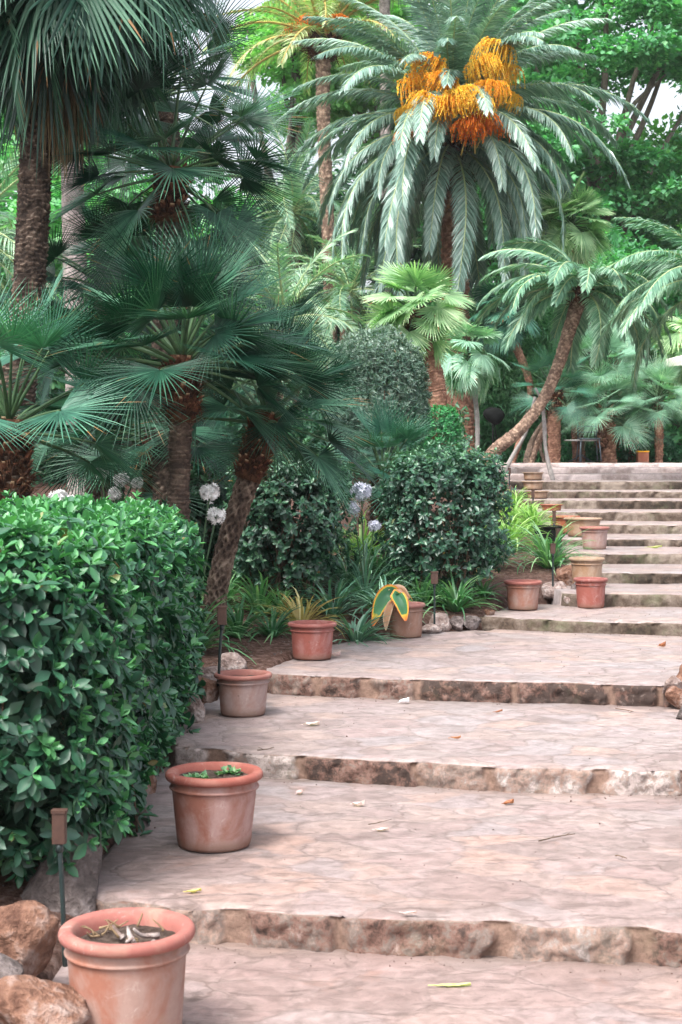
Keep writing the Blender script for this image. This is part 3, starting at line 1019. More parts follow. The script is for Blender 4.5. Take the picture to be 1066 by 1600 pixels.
def shrub(name, label, cat, base, lo, hi, n, leaf, mat, core, seed, p=3, nst=14, fold=.1, w=.45, splay=(15, 85), axis_up=.55, group=None, lump=.08, thin_bottom=0., hi_t=True, jit=.05, top_light=.25, droop=.35):
    rng = np.random.default_rng(seed)
    t = thing(name, label, cat, base, group)
    P, g = box_points(n, lo, hi, rng, p, jit, lump, seed)
    zz = (P[:, 2] - lo[2]) / (hi[2] - lo[2])
    if thin_bottom:
        keep = rng.uniform(0, 1, n) < np.clip(.25 + zz / thin_bottom, 0, 1)
        P, g, zz = P[keep], g[keep], zz[keep]
    tipb = (top_light * ss(.2, .9, g[:, 2:3]))  # up-facing shoots paler: new growth, plus light from above put into the colour
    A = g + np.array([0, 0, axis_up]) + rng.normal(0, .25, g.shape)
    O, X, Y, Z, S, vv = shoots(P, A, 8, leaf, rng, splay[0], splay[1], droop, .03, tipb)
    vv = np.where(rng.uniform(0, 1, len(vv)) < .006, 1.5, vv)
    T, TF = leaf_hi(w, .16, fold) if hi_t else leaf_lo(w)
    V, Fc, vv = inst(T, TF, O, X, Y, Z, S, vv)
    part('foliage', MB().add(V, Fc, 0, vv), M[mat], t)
    # leaves further in, coloured by the core material
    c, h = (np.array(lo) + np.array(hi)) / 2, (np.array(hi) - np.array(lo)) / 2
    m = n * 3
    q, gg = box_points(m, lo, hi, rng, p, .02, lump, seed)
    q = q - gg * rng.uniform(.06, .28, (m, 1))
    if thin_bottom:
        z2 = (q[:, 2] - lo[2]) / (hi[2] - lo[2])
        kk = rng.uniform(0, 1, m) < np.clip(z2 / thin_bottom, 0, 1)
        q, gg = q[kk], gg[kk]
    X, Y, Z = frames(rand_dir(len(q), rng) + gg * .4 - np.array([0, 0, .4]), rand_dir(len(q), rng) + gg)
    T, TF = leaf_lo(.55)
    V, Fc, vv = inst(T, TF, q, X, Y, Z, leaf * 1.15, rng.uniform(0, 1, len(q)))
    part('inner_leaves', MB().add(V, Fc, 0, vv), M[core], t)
    b = MB()
    O = np.stack([c[0] + rng.uniform(-.6, .6, nst) * h[0], c[1] + rng.uniform(-.6, .6, nst) * h[1], np.zeros(nst)], -1)
    O[:, 2] = soil(O[:, 0], O[:, 1]) - .05
    Tt = c + rng.uniform(-.8, .8, (nst, 3)) * h
    Tt[:, 2] = np.maximum(Tt[:, 2], c[2])
    leafy_stems(b, O, Tt, rng)
    part('stems', b, M['twig'], t)
    return t


def blob_tree(name, label, cat, base, centre, rad, nblob, nleaf, leaf, mat, seed, trunk_r=.2, blob=.30, bark='treebark', group=None, hollow=.35, flat=1.0, skip=None, limbs=14, hang=.2):
    rng = np.random.default_rng(seed)
    base, centre, rad = np.array(base, float), np.array(centre, float), np.array(rad, float)
    t = thing(name, label, cat, base, group)
    D = rand_dir(nblob, rng)
    rr = hollow + (1 - hollow) * rng.uniform(0, 1, nblob) ** .5
    B = centre + D * rr[:, None] * rad
    if skip is not None:
        B = B[[not skip(q) for q in B]]
    nb = len(B)
    bs = blob * rad.mean() * rng.uniform(.45, 1.25, nb)
    w = bs ** 2
    k = rng.choice(nb, nleaf, p=w / w.sum())
    d = rand_dir(nleaf, rng)
    d[:, 2] = np.abs(d[:, 2]) * .9 - .25 * rng.uniform(0, 1, nleaf)
    d = nrm(d)
    P = B[k] + d * (bs[k] * rng.uniform(.45, 1.08, nleaf))[:, None] * np.array([1, 1, .62 * flat])
    P = P + .18 * bs[k][:, None] * np.stack([vn(P * 3 + 7), vn(P * 3 + 31), vn(P * 3 + 57)], -1)
    L = d + rng.normal(0, .6, P.shape) - np.array([0, 0, hang])
    Nn = d * .5 + np.array([0, 0, .9]) + rng.normal(0, .45, P.shape)
    X, Y, Z = frames(L, Nn)
    tone = rng.normal(0, .13, nb)
    S = leaf * rng.uniform(.55, 1.25, nleaf)
    T, TF = leaf_lo(.72)
    V, Fc, vv = inst(T, TF, P, X, Y, Z, S, np.clip(.45 + tone[k] + rng.normal(0, .2, nleaf), 0, 1))
    part('crown', MB().add(V, Fc, 0, vv), M[mat], t)
    top = np.array([centre[0], centre[1], centre[2] - rad[2] * .25])
    mid = (base + top) / 2 + rng.normal(0, .15, 3) * np.array([1, 1, 0])
    P = spline([base - np.array([0, 0, .2]), mid, top], 26)
    part('trunk', MB().add(*tube(P, np.linspace(trunk_r * 1.15, trunk_r * .5, 26), 20, lambda a, h: trunk_r * .12 * np.sin(a * 3 + h * 1.3) + trunk_r * .05 * np.sin(a * 7 + h * 5))), M[bark], t)
    b = MB()
    for j in rng.choice(nb, min(limbs, nb), replace=False):
        f = rng.uniform(.45, 1)
        s = P[int(f * 25)]
        m = (s + B[j]) / 2 + np.array([0, 0, .08 * rad[2]]) + rng.normal(0, .05, 3) * rad
        b.add(*tube(spline([s, m, B[j]], 10), np.linspace(trunk_r * .38, trunk_r * .08, 10), 8))
    part('limbs', b, M[bark], t)
    return t


# ================================================================== PALMS
def fan_mesh(name, elev, lp, R, rng, mats, nseg=40, spread=105, rf=.42, droop=.25, hinge=25, sag=.35, cup=.12, fold=.35, wseg=1.0, split_j=.12, pr=.010):
    """one fan frond: stalk from the origin along +x, blade at its end"""
    b = MB()
    n = 9
    s = np.linspace(0, 1, n)
    ang = elev - sag * s ** 1.4 * max(math.cos(elev), .15)
    x = np.concatenate([[0], np.cumsum(np.cos(ang[:-1]) * lp / (n - 1))])
    z = np.concatenate([[0], np.cumsum(np.sin(ang[:-1]) * lp / (n - 1))])
    P = np.stack([x, 0 * x, z], -1)
    b.add(*tube(P, np.linspace(pr * 1.7, pr * .7, n), 5), 1)
    c = P[-1]
    a = ang[-1] - math.radians(hinge) * rng.uniform(.4, 1.3)
    roll = rng.normal(0, .22)
    D = np.array([math.cos(a), 0, math.sin(a)])
    S0 = np.array([0, 1.0, 0])
    N0 = np.array([-math.sin(a), 0, math.cos(a)])
    S = S0 * math.cos(roll) + N0 * math.sin(roll)
    Nn = N0 * math.cos(roll) - S0 * math.sin(roll)
    sp = math.radians(spread)
    ph = np.linspace(-sp, sp, nseg)
    dph = ph[1] - ph[0]
    rs = np.array([0.03, .3, 1.0, 1.35, 1.75, 2.1, 2.35])
    for i in range(nseg):
        L = R * (1 - .28 * (abs(ph[i]) / sp) ** 2) * rng.uniform(1 - split_j, 1.04)
        f = rf * R * rng.uniform(.85, 1.15)
        rr = np.array([.02 * R, .5 * f, f, f + (L - f) * .35, f + (L - f) * .7, L])
        hw = np.array([rr[0], rr[1], rr[2], 0, 0, 0]) * dph / 2 * 1.03
        wf = rr[2] * dph / 2 * wseg
        hw[3], hw[4], hw[5] = wf * .86, wf * .55, wf * .05
        jit = rng.normal(0, .03)
        p_ = ph[i] + jit * np.clip((rr - f * .8) / L, 0, 1)
        q = rr / R
        dr = droop * rng.uniform(.6, 1.5)
        dirs = np.cos(p_)[:, None] * D + np.sin(p_)[:, None] * S
        base = c + dirs * rr[:, None] + Nn * (cup * rr * (np.abs(np.sin(p_)) * .8 + .2))[:, None]
        base[:, 2] -= dr * R * q ** 2.4
        shrink = 1 - .25 * dr * q ** 2
        base = c + (base - c) * np.stack([shrink, shrink, np.ones_like(shrink)], -1)
        side = -np.sin(p_)[:, None] * D + np.cos(p_)[:, None] * S
        up = Nn * (hw * fold * 2)[:, None]
        if i % 2:
            up = up * .8
        Vv = np.stack([base - side * hw[:, None], base + up, base + side * hw[:, None]], 1).reshape(-1, 3)
        vr = np.clip(rng.normal(.42, .15) + .25 * q - .08, 0, 1)
        if rng.uniform() < .10:
            vr[-2 if rng.uniform() < .4 else -1:] = 1.5
        b.add(Vv, grid_faces(6, 3), 0, vr.repeat(3))
    return b.mesh(name, mats)


def date_mesh(name, elev, L, rng, mats, droop=1.6, nl=72, ll=.42, wl=.022, vee=22, twist=.2, r0=.022, hang=.25, pw=1.25):
    b = MB()
    n = 22
    s = np.linspace(0, 1, n)
    ang = elev - droop * s ** pw * (.35 + .65 * max(math.cos(elev), .25))
    ang = np.maximum(ang, -1.5)
    x = np.concatenate([[0], np.cumsum(np.cos(ang[:-1]) * L / (n - 1))])
    z = np.concatenate([[0], np.cumsum(np.sin(ang[:-1]) * L / (n - 1))])
    sw = rng.normal(0, twist) * L * .12
    P = np.stack([x, sw * s ** 2, z], -1)
    b.add(*tube(P, np.linspace(r0, r0 * .22, n), 5), 1, .6)
    T = nrm(np.gradient(P, axis=0))
    si = np.linspace(.10, .995, nl)
    Pi = np.stack([np.interp(si, s, P[:, k]) for k in range(3)], -1)
    Ti = nrm(np.stack([np.interp(si, s, T[:, k]) for k in range(3)], -1))
    Si = np.array([0, 1.0, 0])[None] - Ti * Ti[:, 1:2]
    Si = nrm(Si)
    Ni = np.cross(Ti, Si) * -1
    Ni = Ni * np.sign(Ni[:, 2:3] + 1e-6) if False else np.cross(Ti, Si)
    for sg in (-1, 1):
        m = nl
        prof = np.sin(PI * np.clip(.12 + .82 * si, 0, 1)) ** .55
        l = ll * prof * rng.uniform(.9, 1.06, m)
        al = np.radians(60 - 30 * si + rng.normal(0, 2.5, m))
        be = np.radians(vee + rng.normal(0, 10, m))
        d = Ti * np.cos(al)[:, None] + (sg * Si * np.cos(be)[:, None] + Ni * np.sin(be)[:, None]) * np.sin(al)[:, None]
        d = nrm(d)
        wd = nrm(np.cross(d, Ni + .25 * rng.normal(size=(m, 3)) + .35 * sg * Si))
        hw = (wl / 2 * rng.uniform(.8, 1.15, m))[:, None]
        g = np.array([0, 0, -1.0])
        p0 = Pi
        d = nrm(d + g * hang * .55)
        d2 = nrm(d + g * (hang * rng.uniform(.8, 1.2, (m, 1))))
        p1 = p0 + d * (l * .5)[:, None]
        p2 = p1 + d2 * (l * .5)[:, None]
        V = np.stack([p0 - wd * hw * .5, p0 + wd * hw * .5, p1 + wd * hw, p1 - wd * hw, p2], 1).reshape(-1, 3)
        base = (np.arange(m) * 5)[:, None]
        b.add(V, [base + np.array([[0, 1, 2, 3]]), base + np.array([[3, 2, 4]])], 0, np.repeat(np.clip(rng.normal(.5, .2, m), 0, 1), 5))
    return b.mesh(name, mats)


def crown(t, centre, n, e0, e1, maker, rng, classes=6, per=2, pw=1.0, scale=(.85, 1.1), name='frond', az0=0., tilt=(0, 0), off=.05, azr=None, spin=.28, keepout=None):
    """fronds set round the growing point; meshes shared between repeats"""
    es = np.linspace(e0, e1, classes)
    lib = [[maker(math.radians(e), np.random.default_rng(int(rng.integers(1 << 30)))) for _ in range(per)] for e in es]
    off3 = np.asarray(centre, float) - WL[t.name]
    tl = Matrix.Rotation(tilt[0], 4, 'X') @ Matrix.Rotation(tilt[1], 4, 'Y')
    for i in range(n):
        f = ((i + .5) / n) ** pw
        e = e0 + (e1 - e0) * f
        k = int(np.clip(round(f * (classes - 1) + rng.normal(0, .25)), 0, classes - 1))
        az = az0 + i * 2.39996 + rng.normal(0, .12)
        if azr is not None:
            az = azr[0] + (az % (2 * PI)) / (2 * PI) * (azr[1] - azr[0])
        if keepout and f > keepout[0] and abs((az + PI / 2 + PI) % (2 * PI) - PI) < keepout[1]:
            continue
        o = bpy.data.objects.new(name, lib[k][i % per])
        C.objects.link(o)
        o.parent = t
        sc_ = rng.uniform(*scale)
        m = tl @ Matrix.Rotation(az, 4, 'Z') @ Matrix.Rotation(rng.normal(0, spin * .5), 4, 'Y') @ Matrix.Rotation(rng.normal(0, spin), 4, 'X')
        o.matrix_local = Matrix.Translation(Vector(off3) + Vector((0, 0, off * (1 - 2 * f)))) @ m @ Matrix.Scale(sc_, 4)


def scar_disp(rows, cols, amp, rough=.7, seed=0, diamond=False, warp=.55):
    """overlapping scars of old leaf bases; rows per metre"""
    def f(a, h):
        Q = np.stack([np.cos(a) + 0 * h, np.sin(a) + 0 * h, h + 0 * a], -1)
        h = h + warp / rows * vn(Q * np.array([2.2, 2.2, 9.0]) + seed)
        a = a + warp * .9 / cols * vn(Q * np.array([3., 3., 14.0]) + 50)
        r = h * rows
        if diamond:
            p, q = a * cols / (2 * PI) + r * .5, a * cols / (2 * PI) - r * .5
            fp, fq = np.abs((p % 1) * 2 - 1), np.abs((q % 1) * 2 - 1)
            return amp * (1.0 - 1.5 * np.clip(1 - np.maximum(fp, fq), 0, 1) ** .7 + .35 * vn(Q * np.array([9., 9., 40.])))
        ri = np.floor(r)
        c = a * cols / (2 * PI) + .5 * (ri % 2)
        ci = np.floor(c)
        rf_, cf = r - ri, (c - ci) * 2 - 1
        hsh = _h(ri.astype(int) + 0 * ci.astype(int), (ci % cols).astype(int), np.zeros_like(ci, int) + seed, 3)
        return amp * (rf_ ** 1.5 * (1 - np.abs(cf) ** 2.2) * (1 + rough * hsh) - .3)
    return f


def palm_trunk(t, P, r, mat, rows=18, cols=9, amp=.02, ns=54, name='trunk', taper=None, step=None, diamond=False, warp=.55):
    P = np.asarray(P, float)
    L = np.linalg.norm(np.diff(P, axis=0), axis=1).sum()
    n = int(np.clip(L * rows * (step or 5), 20, 520))
    Q = spline(P, n)
    rr = np.interp(np.linspace(0, 1, n), np.linspace(0, 1, len(r)), r)
    d = scar_disp(rows, cols, amp, diamond=diamond, warp=warp)
    X, Fc = tube(Q, rr, ns, lambda a, h: d(a, h) + amp * .3 * vn(np.stack([np.cos(a) * 3 + 0 * h, np.sin(a) * 3 + 0 * h, h * 20 + 0 * a], -1)))
    a = np.linspace(0, 2 * PI, ns, endpoint=False)
    LL = np.concatenate([[0], np.cumsum(np.linalg.norm(np.diff(Q, axis=0), axis=1))])
    dv = d(a[None], LL[:, None]) / max(amp, 1e-6)
    ri = np.floor(LL * rows)
    var = np.clip(.15 + .8 * (dv + .3), 0, 1) * (.62 + .38 * vn(np.stack([np.cos(a)[None] * 4 + 0 * LL[:, None], np.sin(a)[None] * 4 + 0 * LL[:, None], LL[:, None] * 22 + 0 * a[None]], -1)))
    var = np.clip(var, 0, 1).ravel()
    var = np.concatenate([var, [.3, .3]])
    part(name, MB().add(X, Fc, 0, var), M[mat], t)
    return Q


def boots(t, P, r0, r1, n, size, rng, mat='boot', out=35, w=.6, pale=.25):
    """cut leaf bases round the top of the trunk (P: bottom, top)"""
    P = np.asarray(P, float)
    b = MB()
    f = np.linspace(0, 1, n)
    az = np.arange(n) * 2.39996
    axis_ = nrm((P[1] - P[0])[None])[0]
    U = nrm(np.cross(axis_, [0, 1, 0.01])[None])[0]
    Vv = np.cross(axis_, U)
    rad = np.cos(az)[:, None] * U + np.sin(az)[:, None] * Vv
    O = P[0] + f[:, None] * (P[1] - P[0]) + rad * (r0 + (r1 - r0) * f)[:, None] * .82
    o = np.radians(out + rng.normal(0, 9, n))
    D = axis_ * np.cos(o)[:, None] + rad * np.sin(o)[:, None]
    X, Y, Z = frames(D, rad)
    T = np.array([[0, -.5, -.15], [0, .5, -.15], [0, .4, .18], [0, -.4, .18], [.7, -.33, -.1], [.7, .33, -.1], [.7, .25, .12], [.7, -.25, .12], [1, -.26, -.02], [1, .26, -.04], [.98, .2, .07], [.98, -.2, .08]])
    TF = np.array([[0, 1, 5, 4], [1, 2, 6, 5], [2, 3, 7, 6], [3, 0, 4, 7], [4, 5, 9, 8], [5, 6, 10, 9], [6, 7, 11, 10], [7, 4, 8, 11], [8, 9, 10, 11]])
    S = size * rng.uniform(.7, 1.25, (n, 1)) * np.array([[1, w, w]])
    V, Fc, _ = inst(T, TF, O, X, Y, Z, S)
    var = np.tile(np.array([.1] * 4 + [.3] * 4 + [.95] * 4), n) * np.repeat(rng.uniform(.3, 1.1, n), 12)
    b.add(V, Fc, 0, var, smooth=False)
    part('leaf_bases', b, M[mat], t)
    b = MB()
    b.add(*tube(spline([P[0] - axis_ * .02, P[1] + axis_ * .05], 12), np.linspace(r0 * .95, r1 * .8, 12), 20))
    m = n * 6
    f = rng.uniform(0, 1, m)
    az = rng.uniform(0, 6.28, m)
    rad = np.cos(az)[:, None] * U + np.sin(az)[:, None] * Vv
    O = P[0] + f[:, None] * (P[1] - P[0]) + rad * (r0 + (r1 - r0) * f)[:, None]
    D = rad * .7 + rand_dir(m, rng) * .6 - np.array([0, 0, .25])
    X, Y, Z = frames(D, rand_dir(m, rng))
    T = np.array([[0, -.03, 0], [0, .03, 0], [1, .008, -.12], [1, -.008, -.12]])
    V, Fc, vv = inst(T, np.array([[0, 1, 2, 3]]), O, X, Y, Z, size * rng.uniform(.5, 1.3, m), rng.uniform(0, 1, m))
    b.add(V, Fc, 0, vv)
    part('fibre', b, M['fibre'], t)


def fruit_mesh(name, rng, L=.75, n=90, mats=None, out=.6, stalk=.45):
    b = MB()
    s = np.linspace(0, 1, 9)
    px = stalk * np.sin(s * 1.35) * 1.1
    pz = stalk * (.55 * np.sin(s * PI * .62))
    P = np.stack([px, 0 * px, pz], -1)
    b.add(*tube(P, np.linspace(.022, .012, 9), 6), 1)
    c = P[-1]
    V0, F0 = bmesh_ico(1)
    BO, BS = [], []
    for i in range(n):
        az = rng.uniform(0, 2 * PI)
        o = rng.uniform(.02, 1) ** .6 * out * .55
        l = L * rng.uniform(.5, 1.05)
        q = np.linspace(0, 1, 8)
        r = o * np.sin(q * PI * .5)
        z = .42 * l * np.sin(q * PI * .6) - l * q ** 2.1
        Q = c + np.stack([r * math.cos(az) + .12 * q, r * math.sin(az), z], -1)
        b.add(*tube(Q, .0065, 3, cap=False), 0, rng.uniform(.2, 1))
        m = 11
        k = rng.uniform(.25, 1, m)
        BO.append(np.stack([np.interp(k, q, Q[:, j]) for j in range(3)], -1) + rng.normal(0, .012, (m, 3)))
    BO = np.concatenate(BO)
    X, Y, Z = frames(rand_dir(len(BO), rng), rand_dir(len(BO), rng))
    V, Fc, vv = inst(T_OCT, TF_OCT, BO, X, Y, Z, np.array([[.040, .03, .03]]) * rng.uniform(.8, 1.3, (len(BO), 1)), rng.uniform(0, 1, len(BO)))
    b.add(V, Fc, 0, vv)
    return b.mesh(name, mats)


T_OCT = np.array([[1, 0, 0], [-1, 0, 0], [0, 1, 0], [0, -1, 0], [0, 0, 1], [0, 0, -1.]]) * .5
TF_OCT = np.array([[0, 2, 4], [2, 1, 4], [1, 3, 4], [3, 0, 4], [2, 0, 5], [1, 2, 5], [3, 1, 5], [0, 3, 5]])
# ================================================================== POTS
for nm, c, p, a, g in (('clay_pink', (0.254, 0.109, 0.081), (0.367, 0.242, 0.225), .45, .25), ('clay_pink_rim', (0.284, 0.091, 0.071), (0.349, 0.165, 0.131), .05, .1),
                       ('clay_mix', (0.280, 0.122, 0.085), (0.337, 0.231, 0.200), .55, .55), ('clay_mix_rim', (0.307, 0.114, 0.096), (0.360, 0.198, 0.155), .0, .2),
                       ('clay_grey', (0.280, 0.155, 0.123), (0.343, 0.253, 0.237), .75, .25), ('clay_grey_rim', (0.274, 0.114, 0.096), (0.325, 0.185, 0.155), .1, .1),
                       ('clay_red', (0.267, 0.086, 0.068), (0.343, 0.173, 0.162), .25, .1), ('clay_red_rim', (0.242, 0.081, 0.071), (0.314, 0.165, 0.148), .2, .1),
                       ('clay_tan', (0.294, 0.176, 0.105), (0.367, 0.266, 0.200), .6, .4), ('clay_tan_rim', (0.259, 0.184, 0.117), (0.360, 0.252, 0.196), .5, .2),
                       ('clay_brown', (0.242, 0.127, 0.092), (0.282, 0.184, 0.149), .4, .2), ('clay_brown_rim', (0.252, 0.114, 0.101), (0.314, 0.185, 0.155), .2, .1),
                       ('clay_orange', (0.318, 0.104, 0.055), (0.355, 0.173, 0.112), .1, .1), ('clay_orange_rim', (0.284, 0.096, 0.060), (0.349, 0.181, 0.118), .1, .1)):
    M[nm] = terracotta(nm, c, p, a, g)

pot(199, 1446, 4.5, 213, 168, 0, 0.005, 'clay_mix', 'largest looking flower pot, mottled pink clay, with dry plant stubs, beside the bottom rocks', 1, .86)
pot(335, 1203, 6.27, 153, 114, 0, .135, 'clay_pink', 'flower pot with bright red rim and tiny green seedlings, beside the end of the hedge', 2, .90, sprouts=True)
pot(380, 1051, 8.83, 91, 69, 0, .26, 'clay_grey', 'pale greyish pot with orange rim and rust stained foot, beside the second path light', 3, .86)
pot(488, 972, 10.35, 77, 60, 0, .395, 'clay_red', 'pinkish red pot standing in front of the golden grass clump', 4, .86)
pot(634, 942, 11.7, 62, 50, 0, .395, 'clay_brown', 'brown clay pot holding a wilted yellow and green leaf', 5, .86)
pot(817, 907, 12.85, 60, 46, 0, .50, 'clay_mix', 'wide tan and orange pot on its own left of the two stacked looking pots', 6, .86)
pot(923, 903, 13.0, 54, 41, 0, .50, 'clay_red', 'dusky red pot with thick rim, lowest of the row climbing the upper steps', 7, .86)
pot(917, 871, 13.75, 56, 43, 0, .615, 'clay_tan', 'yellowish tan pot directly behind the dusky red pot', 8, .86)
pot(929, 823, 16.15, 47, 36, 0, .835, 'clay_grey', 'greyish pot with dark red rim, furthest right in the row on the upper steps', 9, .86)
pot(911, 809, 17.3, 60, 47, 0, .92, 'clay_tan', 'big yellow tan pot overlapped by the greyish pot with dark red rim', 10, .86)
pot(882, 806, 17.9, 50, 38, 0, .93, 'clay_orange', 'orange red pot half hidden left of the big yellow tan pot', 11, .86)
pot(862, 788, 19.6, 36, 28, 0, 1.135, 'clay_orange', 'small orange pot peeping out above the bright green clump', 12, .86)
pot(840, 767, 20.9, 37, 29, 0, 1.278, 'clay_tan', 'sandy pot third from the top of the row at the head of the steps', 13, .86)
pot(833, 752, 22.2, 35, 28, 0, 1.38, 'clay_tan', 'sandy yellow pot second from the top of the row at the head of the steps', 14, .86)
pot(833, 738, 23.6, 34, 27, 0, 1.508, 'clay_tan', 'pale sandy pot at the very top of the row, highest of all pots', 15, .86)

# dry stubs in the nearest pot
rng = np.random.default_rng(5)
p = W(199, 1446, 4.5)
t = thing('dry_plant_stubs', 'withered brown plant stubs lying on the earth of the nearest pot', 'dead plant', (p[0], 4.5, .30))
for nm, nn, ln, rad in (('stub', 5, .08, .010), ('root', 14, .06, .004)):
    b = MB()
    for i in range(nn):
        a, r = rng.uniform(0, 6.28), .12 * rng.uniform(0, 1) ** .6
        o = np.array([p[0] + r * math.cos(a), 4.5 + r * math.sin(a), .298])
        d = nrm(np.array([rng.normal(), rng.normal(), .35 + .3 * rng.uniform()])[None])[0] * ln * rng.uniform(.6, 1.2)
        b = MB().add(*tube(spline([o, o + d * .5 + rng.normal(0, .008, 3), o + d], 6), np.linspace(rad, rad * .4, 6), 6))
        part(nm, b, M['dead'] if nm == 'root' else M['rock_pale'], t)

# ================================================================== PATH LIGHTS
path_light(93, 1265, 1502, 5.15, 'nearest stake light, bronze square head on a dark green stake by the near pot', .046, .112, .02)
path_light(347, 947, 1055, 8.8, 'bronze stake light at the far end of the hedge, behind the greyish pot', .052, .105, -.02)
path_light(679, 893, 972, 11.95, 'slim stake light in front of the big glossy shrub beside the wilted leaf pot', .055, .095)
path_light(864, 849, 922, 13.6, 'stake light left of the tan pot, in the middle of the green clump', .045, .09)
path_light(873, 826, 891, 14.9, 'leaning stake light among the strap leaves between two other lights', .05, .085, .04)
path_light(866, 798, 850, 16.5, 'tall headed stake light right in front of the orange red pot', .035, .14, .03)
path_light(833, 765, 800, 19.3, 'small stake light in front of the sandy pots near the top', .04, .10)
path_light(796, 731, 762, 22.0, 'highest stake light, beside the top corner of the big glossy shrub', .04, .09)

# ================================================================== ROCKS
rock(95, 1462, 5.6, .36, .40, 'rock_grey', 'big dark grey boulder under the near end of the hedge', 11, rz=.4, d=.34)
rock(30, 1515, 4.85, .28, .21, 'rock_red', 'orange brown rock at the lower left, behind the near pot', 12, rz=.2)
rock(48, 1600, 4.35, .34, .15, 'rock_red', 'flat brown slab of rock in the bottom left corner', 13, rz=-.5)
rock(-25, 1585, 4.6, .30, .2, 'rock_grey', 'grey rock cut off by the left edge of the photo', 14)
rock(215, 1245, 7.3, .20, .17, 'rock_red', 'brown rock in the shade under the middle of the hedge', 15, z=.10)
rock(205, 1300, 6.6, .17, .14, 'rock_grey', 'small grey rock at the foot of the hedge behind the red rimmed pot', 16, z=.09)
rock(303, 1128, 8.35, .17, .16, 'rock_pale', 'pale pink rock left of the greyish pot, at the hedge foot', 17, rz=.3)
rock(322, 1095, 8.9, .21, .15, 'rock_red', 'rusty orange rock just behind the greyish pot', 18, rz=-.3)
rock(357, 1045, 9.75, .22, .15, 'rock_pale', 'rounded cream and rust rock right of the bronze stake light', 19, z=.36)
rock(325, 1075, 9.4, .22, .10, 'rock_pale', 'flat pale rock between the stake light and the rusty rock', 20, z=.36)
rock(672, 990, 11.98, .20, .08, 'rock_pale', 'low whitish rock nearest the wilted leaf pot', 21)
rock(690, 983, 12.1, .17, .13, 'rock_pale', 'white and pink rock in the cluster below the slim stake light', 22, rz=.6)
rock(712, 982, 12.12, .14, .10, 'rock_grey', 'greenish grey rock in the middle of the cluster below the big shrub', 23)
rock(735, 981, 12.25, .17, .13, 'rock_grey', 'darker brown rock against the end of the mossy step', 24, rz=.2)
rock(867, 940, 13.7, .34, .13, 'rock_pale', 'long whitish rock behind the lone wide tan pot', 25, rz=.2, z=.53)
rock(905, 925, 13.55, .14, .11, 'rock_grey', 'grey stone squeezed between the tan pot and the strap leaves', 26, z=.55)
rock(892, 942, 13.2, .13, .11, 'rock_pale', 'small cream stone against the step end beside the dusky red pot', 34, z=.50)
rock(885, 915, 14.0, .28, .20, 'rock_red', 'brown boulder behind the long whitish rock', 27, z=.60)
rock(880, 942, 13.5, .18, .06, 'rock_grey', 'flat little stone lying in front of the long whitish rock', 28, z=.50)
rock(765, 985, 12.4, .10, .05, 'rock_red', 'tiny rust stone lying on the corner of the mossy step', 29, z=.495)
rock(1060, 1108, 9.05, .15, .10, 'rock_red', 'lower pinkish rock of the little pile at the right edge', 30, z=.28)
rock(1052, 1087, 9.12, .13, .10, 'rock_pale', 'upper cream rock of the little pile at the right edge', 31, z=.35)
rock(1078, 1085, 9.15, .20, .28, 'rock_red', 'taller brown rock behind the little pile at the right edge', 32, z=.27)
rock(1085, 1125, 8.7, .22, .15, 'rock_grey', 'grey rock half outside the right edge of the photo', 33, z=.24)

# ================================================================== LITTER ON THE STEPS
def litter(u, v, k, ln, wd, mat, label, seed, rz=0., curl=.3, name='fallen_leaf', cat='fallen leaf', yoff=0.):
    z = LV[k] + .006
    Y = (EYE - z) / ((v - HV) / F)
    p = W(u, v, Y)
    rng = np.random.default_rng(seed)
    n, m = 12, 7
    s = np.linspace(0, 1, n)[:, None]
    q = np.linspace(-1, 1, m)[None]
    hw = wd / 2 * np.sin(PI * np.clip(s, .02, .98)) ** .7
    X = (s - .5) * ln + 0 * q
    Yy = q * hw
    Z = curl * wd * (np.abs(q) ** 1.6) * (.5 + s) + curl * .6 * ln * (s - .5) ** 2 + .004 * vn(np.stack([X * 60, Yy * 60, 0 * X + seed], -1))
    ca, sa = math.cos(rz), math.sin(rz)
    V = np.stack([X * ca - Yy * sa, X * sa + Yy * ca, Z], -1).reshape(-1, 3) + p
    b = MB().add(V, grid_faces(n, m), 0, rng.uniform(.2, .9, n * m))
    b.add(*tube(spline([p + [-ln * .5 * ca, -ln * .5 * sa, curl * .15 * ln], p + [-ln * .7 * ca, -ln * .7 * sa, .004]], 4), .0018, 5))
    return solo(name, b, M[mat], label, cat, p, 'bits fallen on the steps')


M['leaf_brown'] = leafmat('brown_fallen_leaf', (.16, .05, .02), (.34, .12, .05), (.5, .25, .12), .6, .1)
M['leaf_pink'] = leafmat('pale_fallen_leaf', (.45, .30, .30), (.62, .45, .43), (.75, .65, .62), .6, .1)
M['leaf_yellow'] = leafmat('yellow_fallen_leaf', (.42, .36, .08), (.58, .50, .16), (.65, .6, .25), .6, .1)
M['leaf_green'] = leafmat('green_fallen_leaf', (.26, .32, .08), (.42, .46, .14), (.55, .58, .25), .5, .1)
M['tissue'] = leafmat('white_tissue', (.7, .72, .76), (.8, .82, .85), (.85, .86, .88), .8, .1, tcol=(1, 1, 1))
litter(795, 1256, 1, .050, .028, 'leaf_brown', 'curled rust brown leaf on the second tread from below', 1, .3, .45)
litter(560, 1259, 1, .060, .032, 'leaf_pink', 'pale pink leaf with dark stalk on the second tread from below', 2, -.5, .5)
litter(468, 1241, 1, .045, .030, 'leaf_pink', 'small whitish leaf near the red rimmed pot', 3, .9, .4)
litter(303, 1394, 1, .055, .022, 'leaf_yellow', 'yellowish leaf above the near pot at the lip of the step', 4, .2, .3)
litter(708, 1541, 0, .115, .024, 'leaf_green', 'long yellow green leaf lying on the lowest tread', 5, .05, .25)
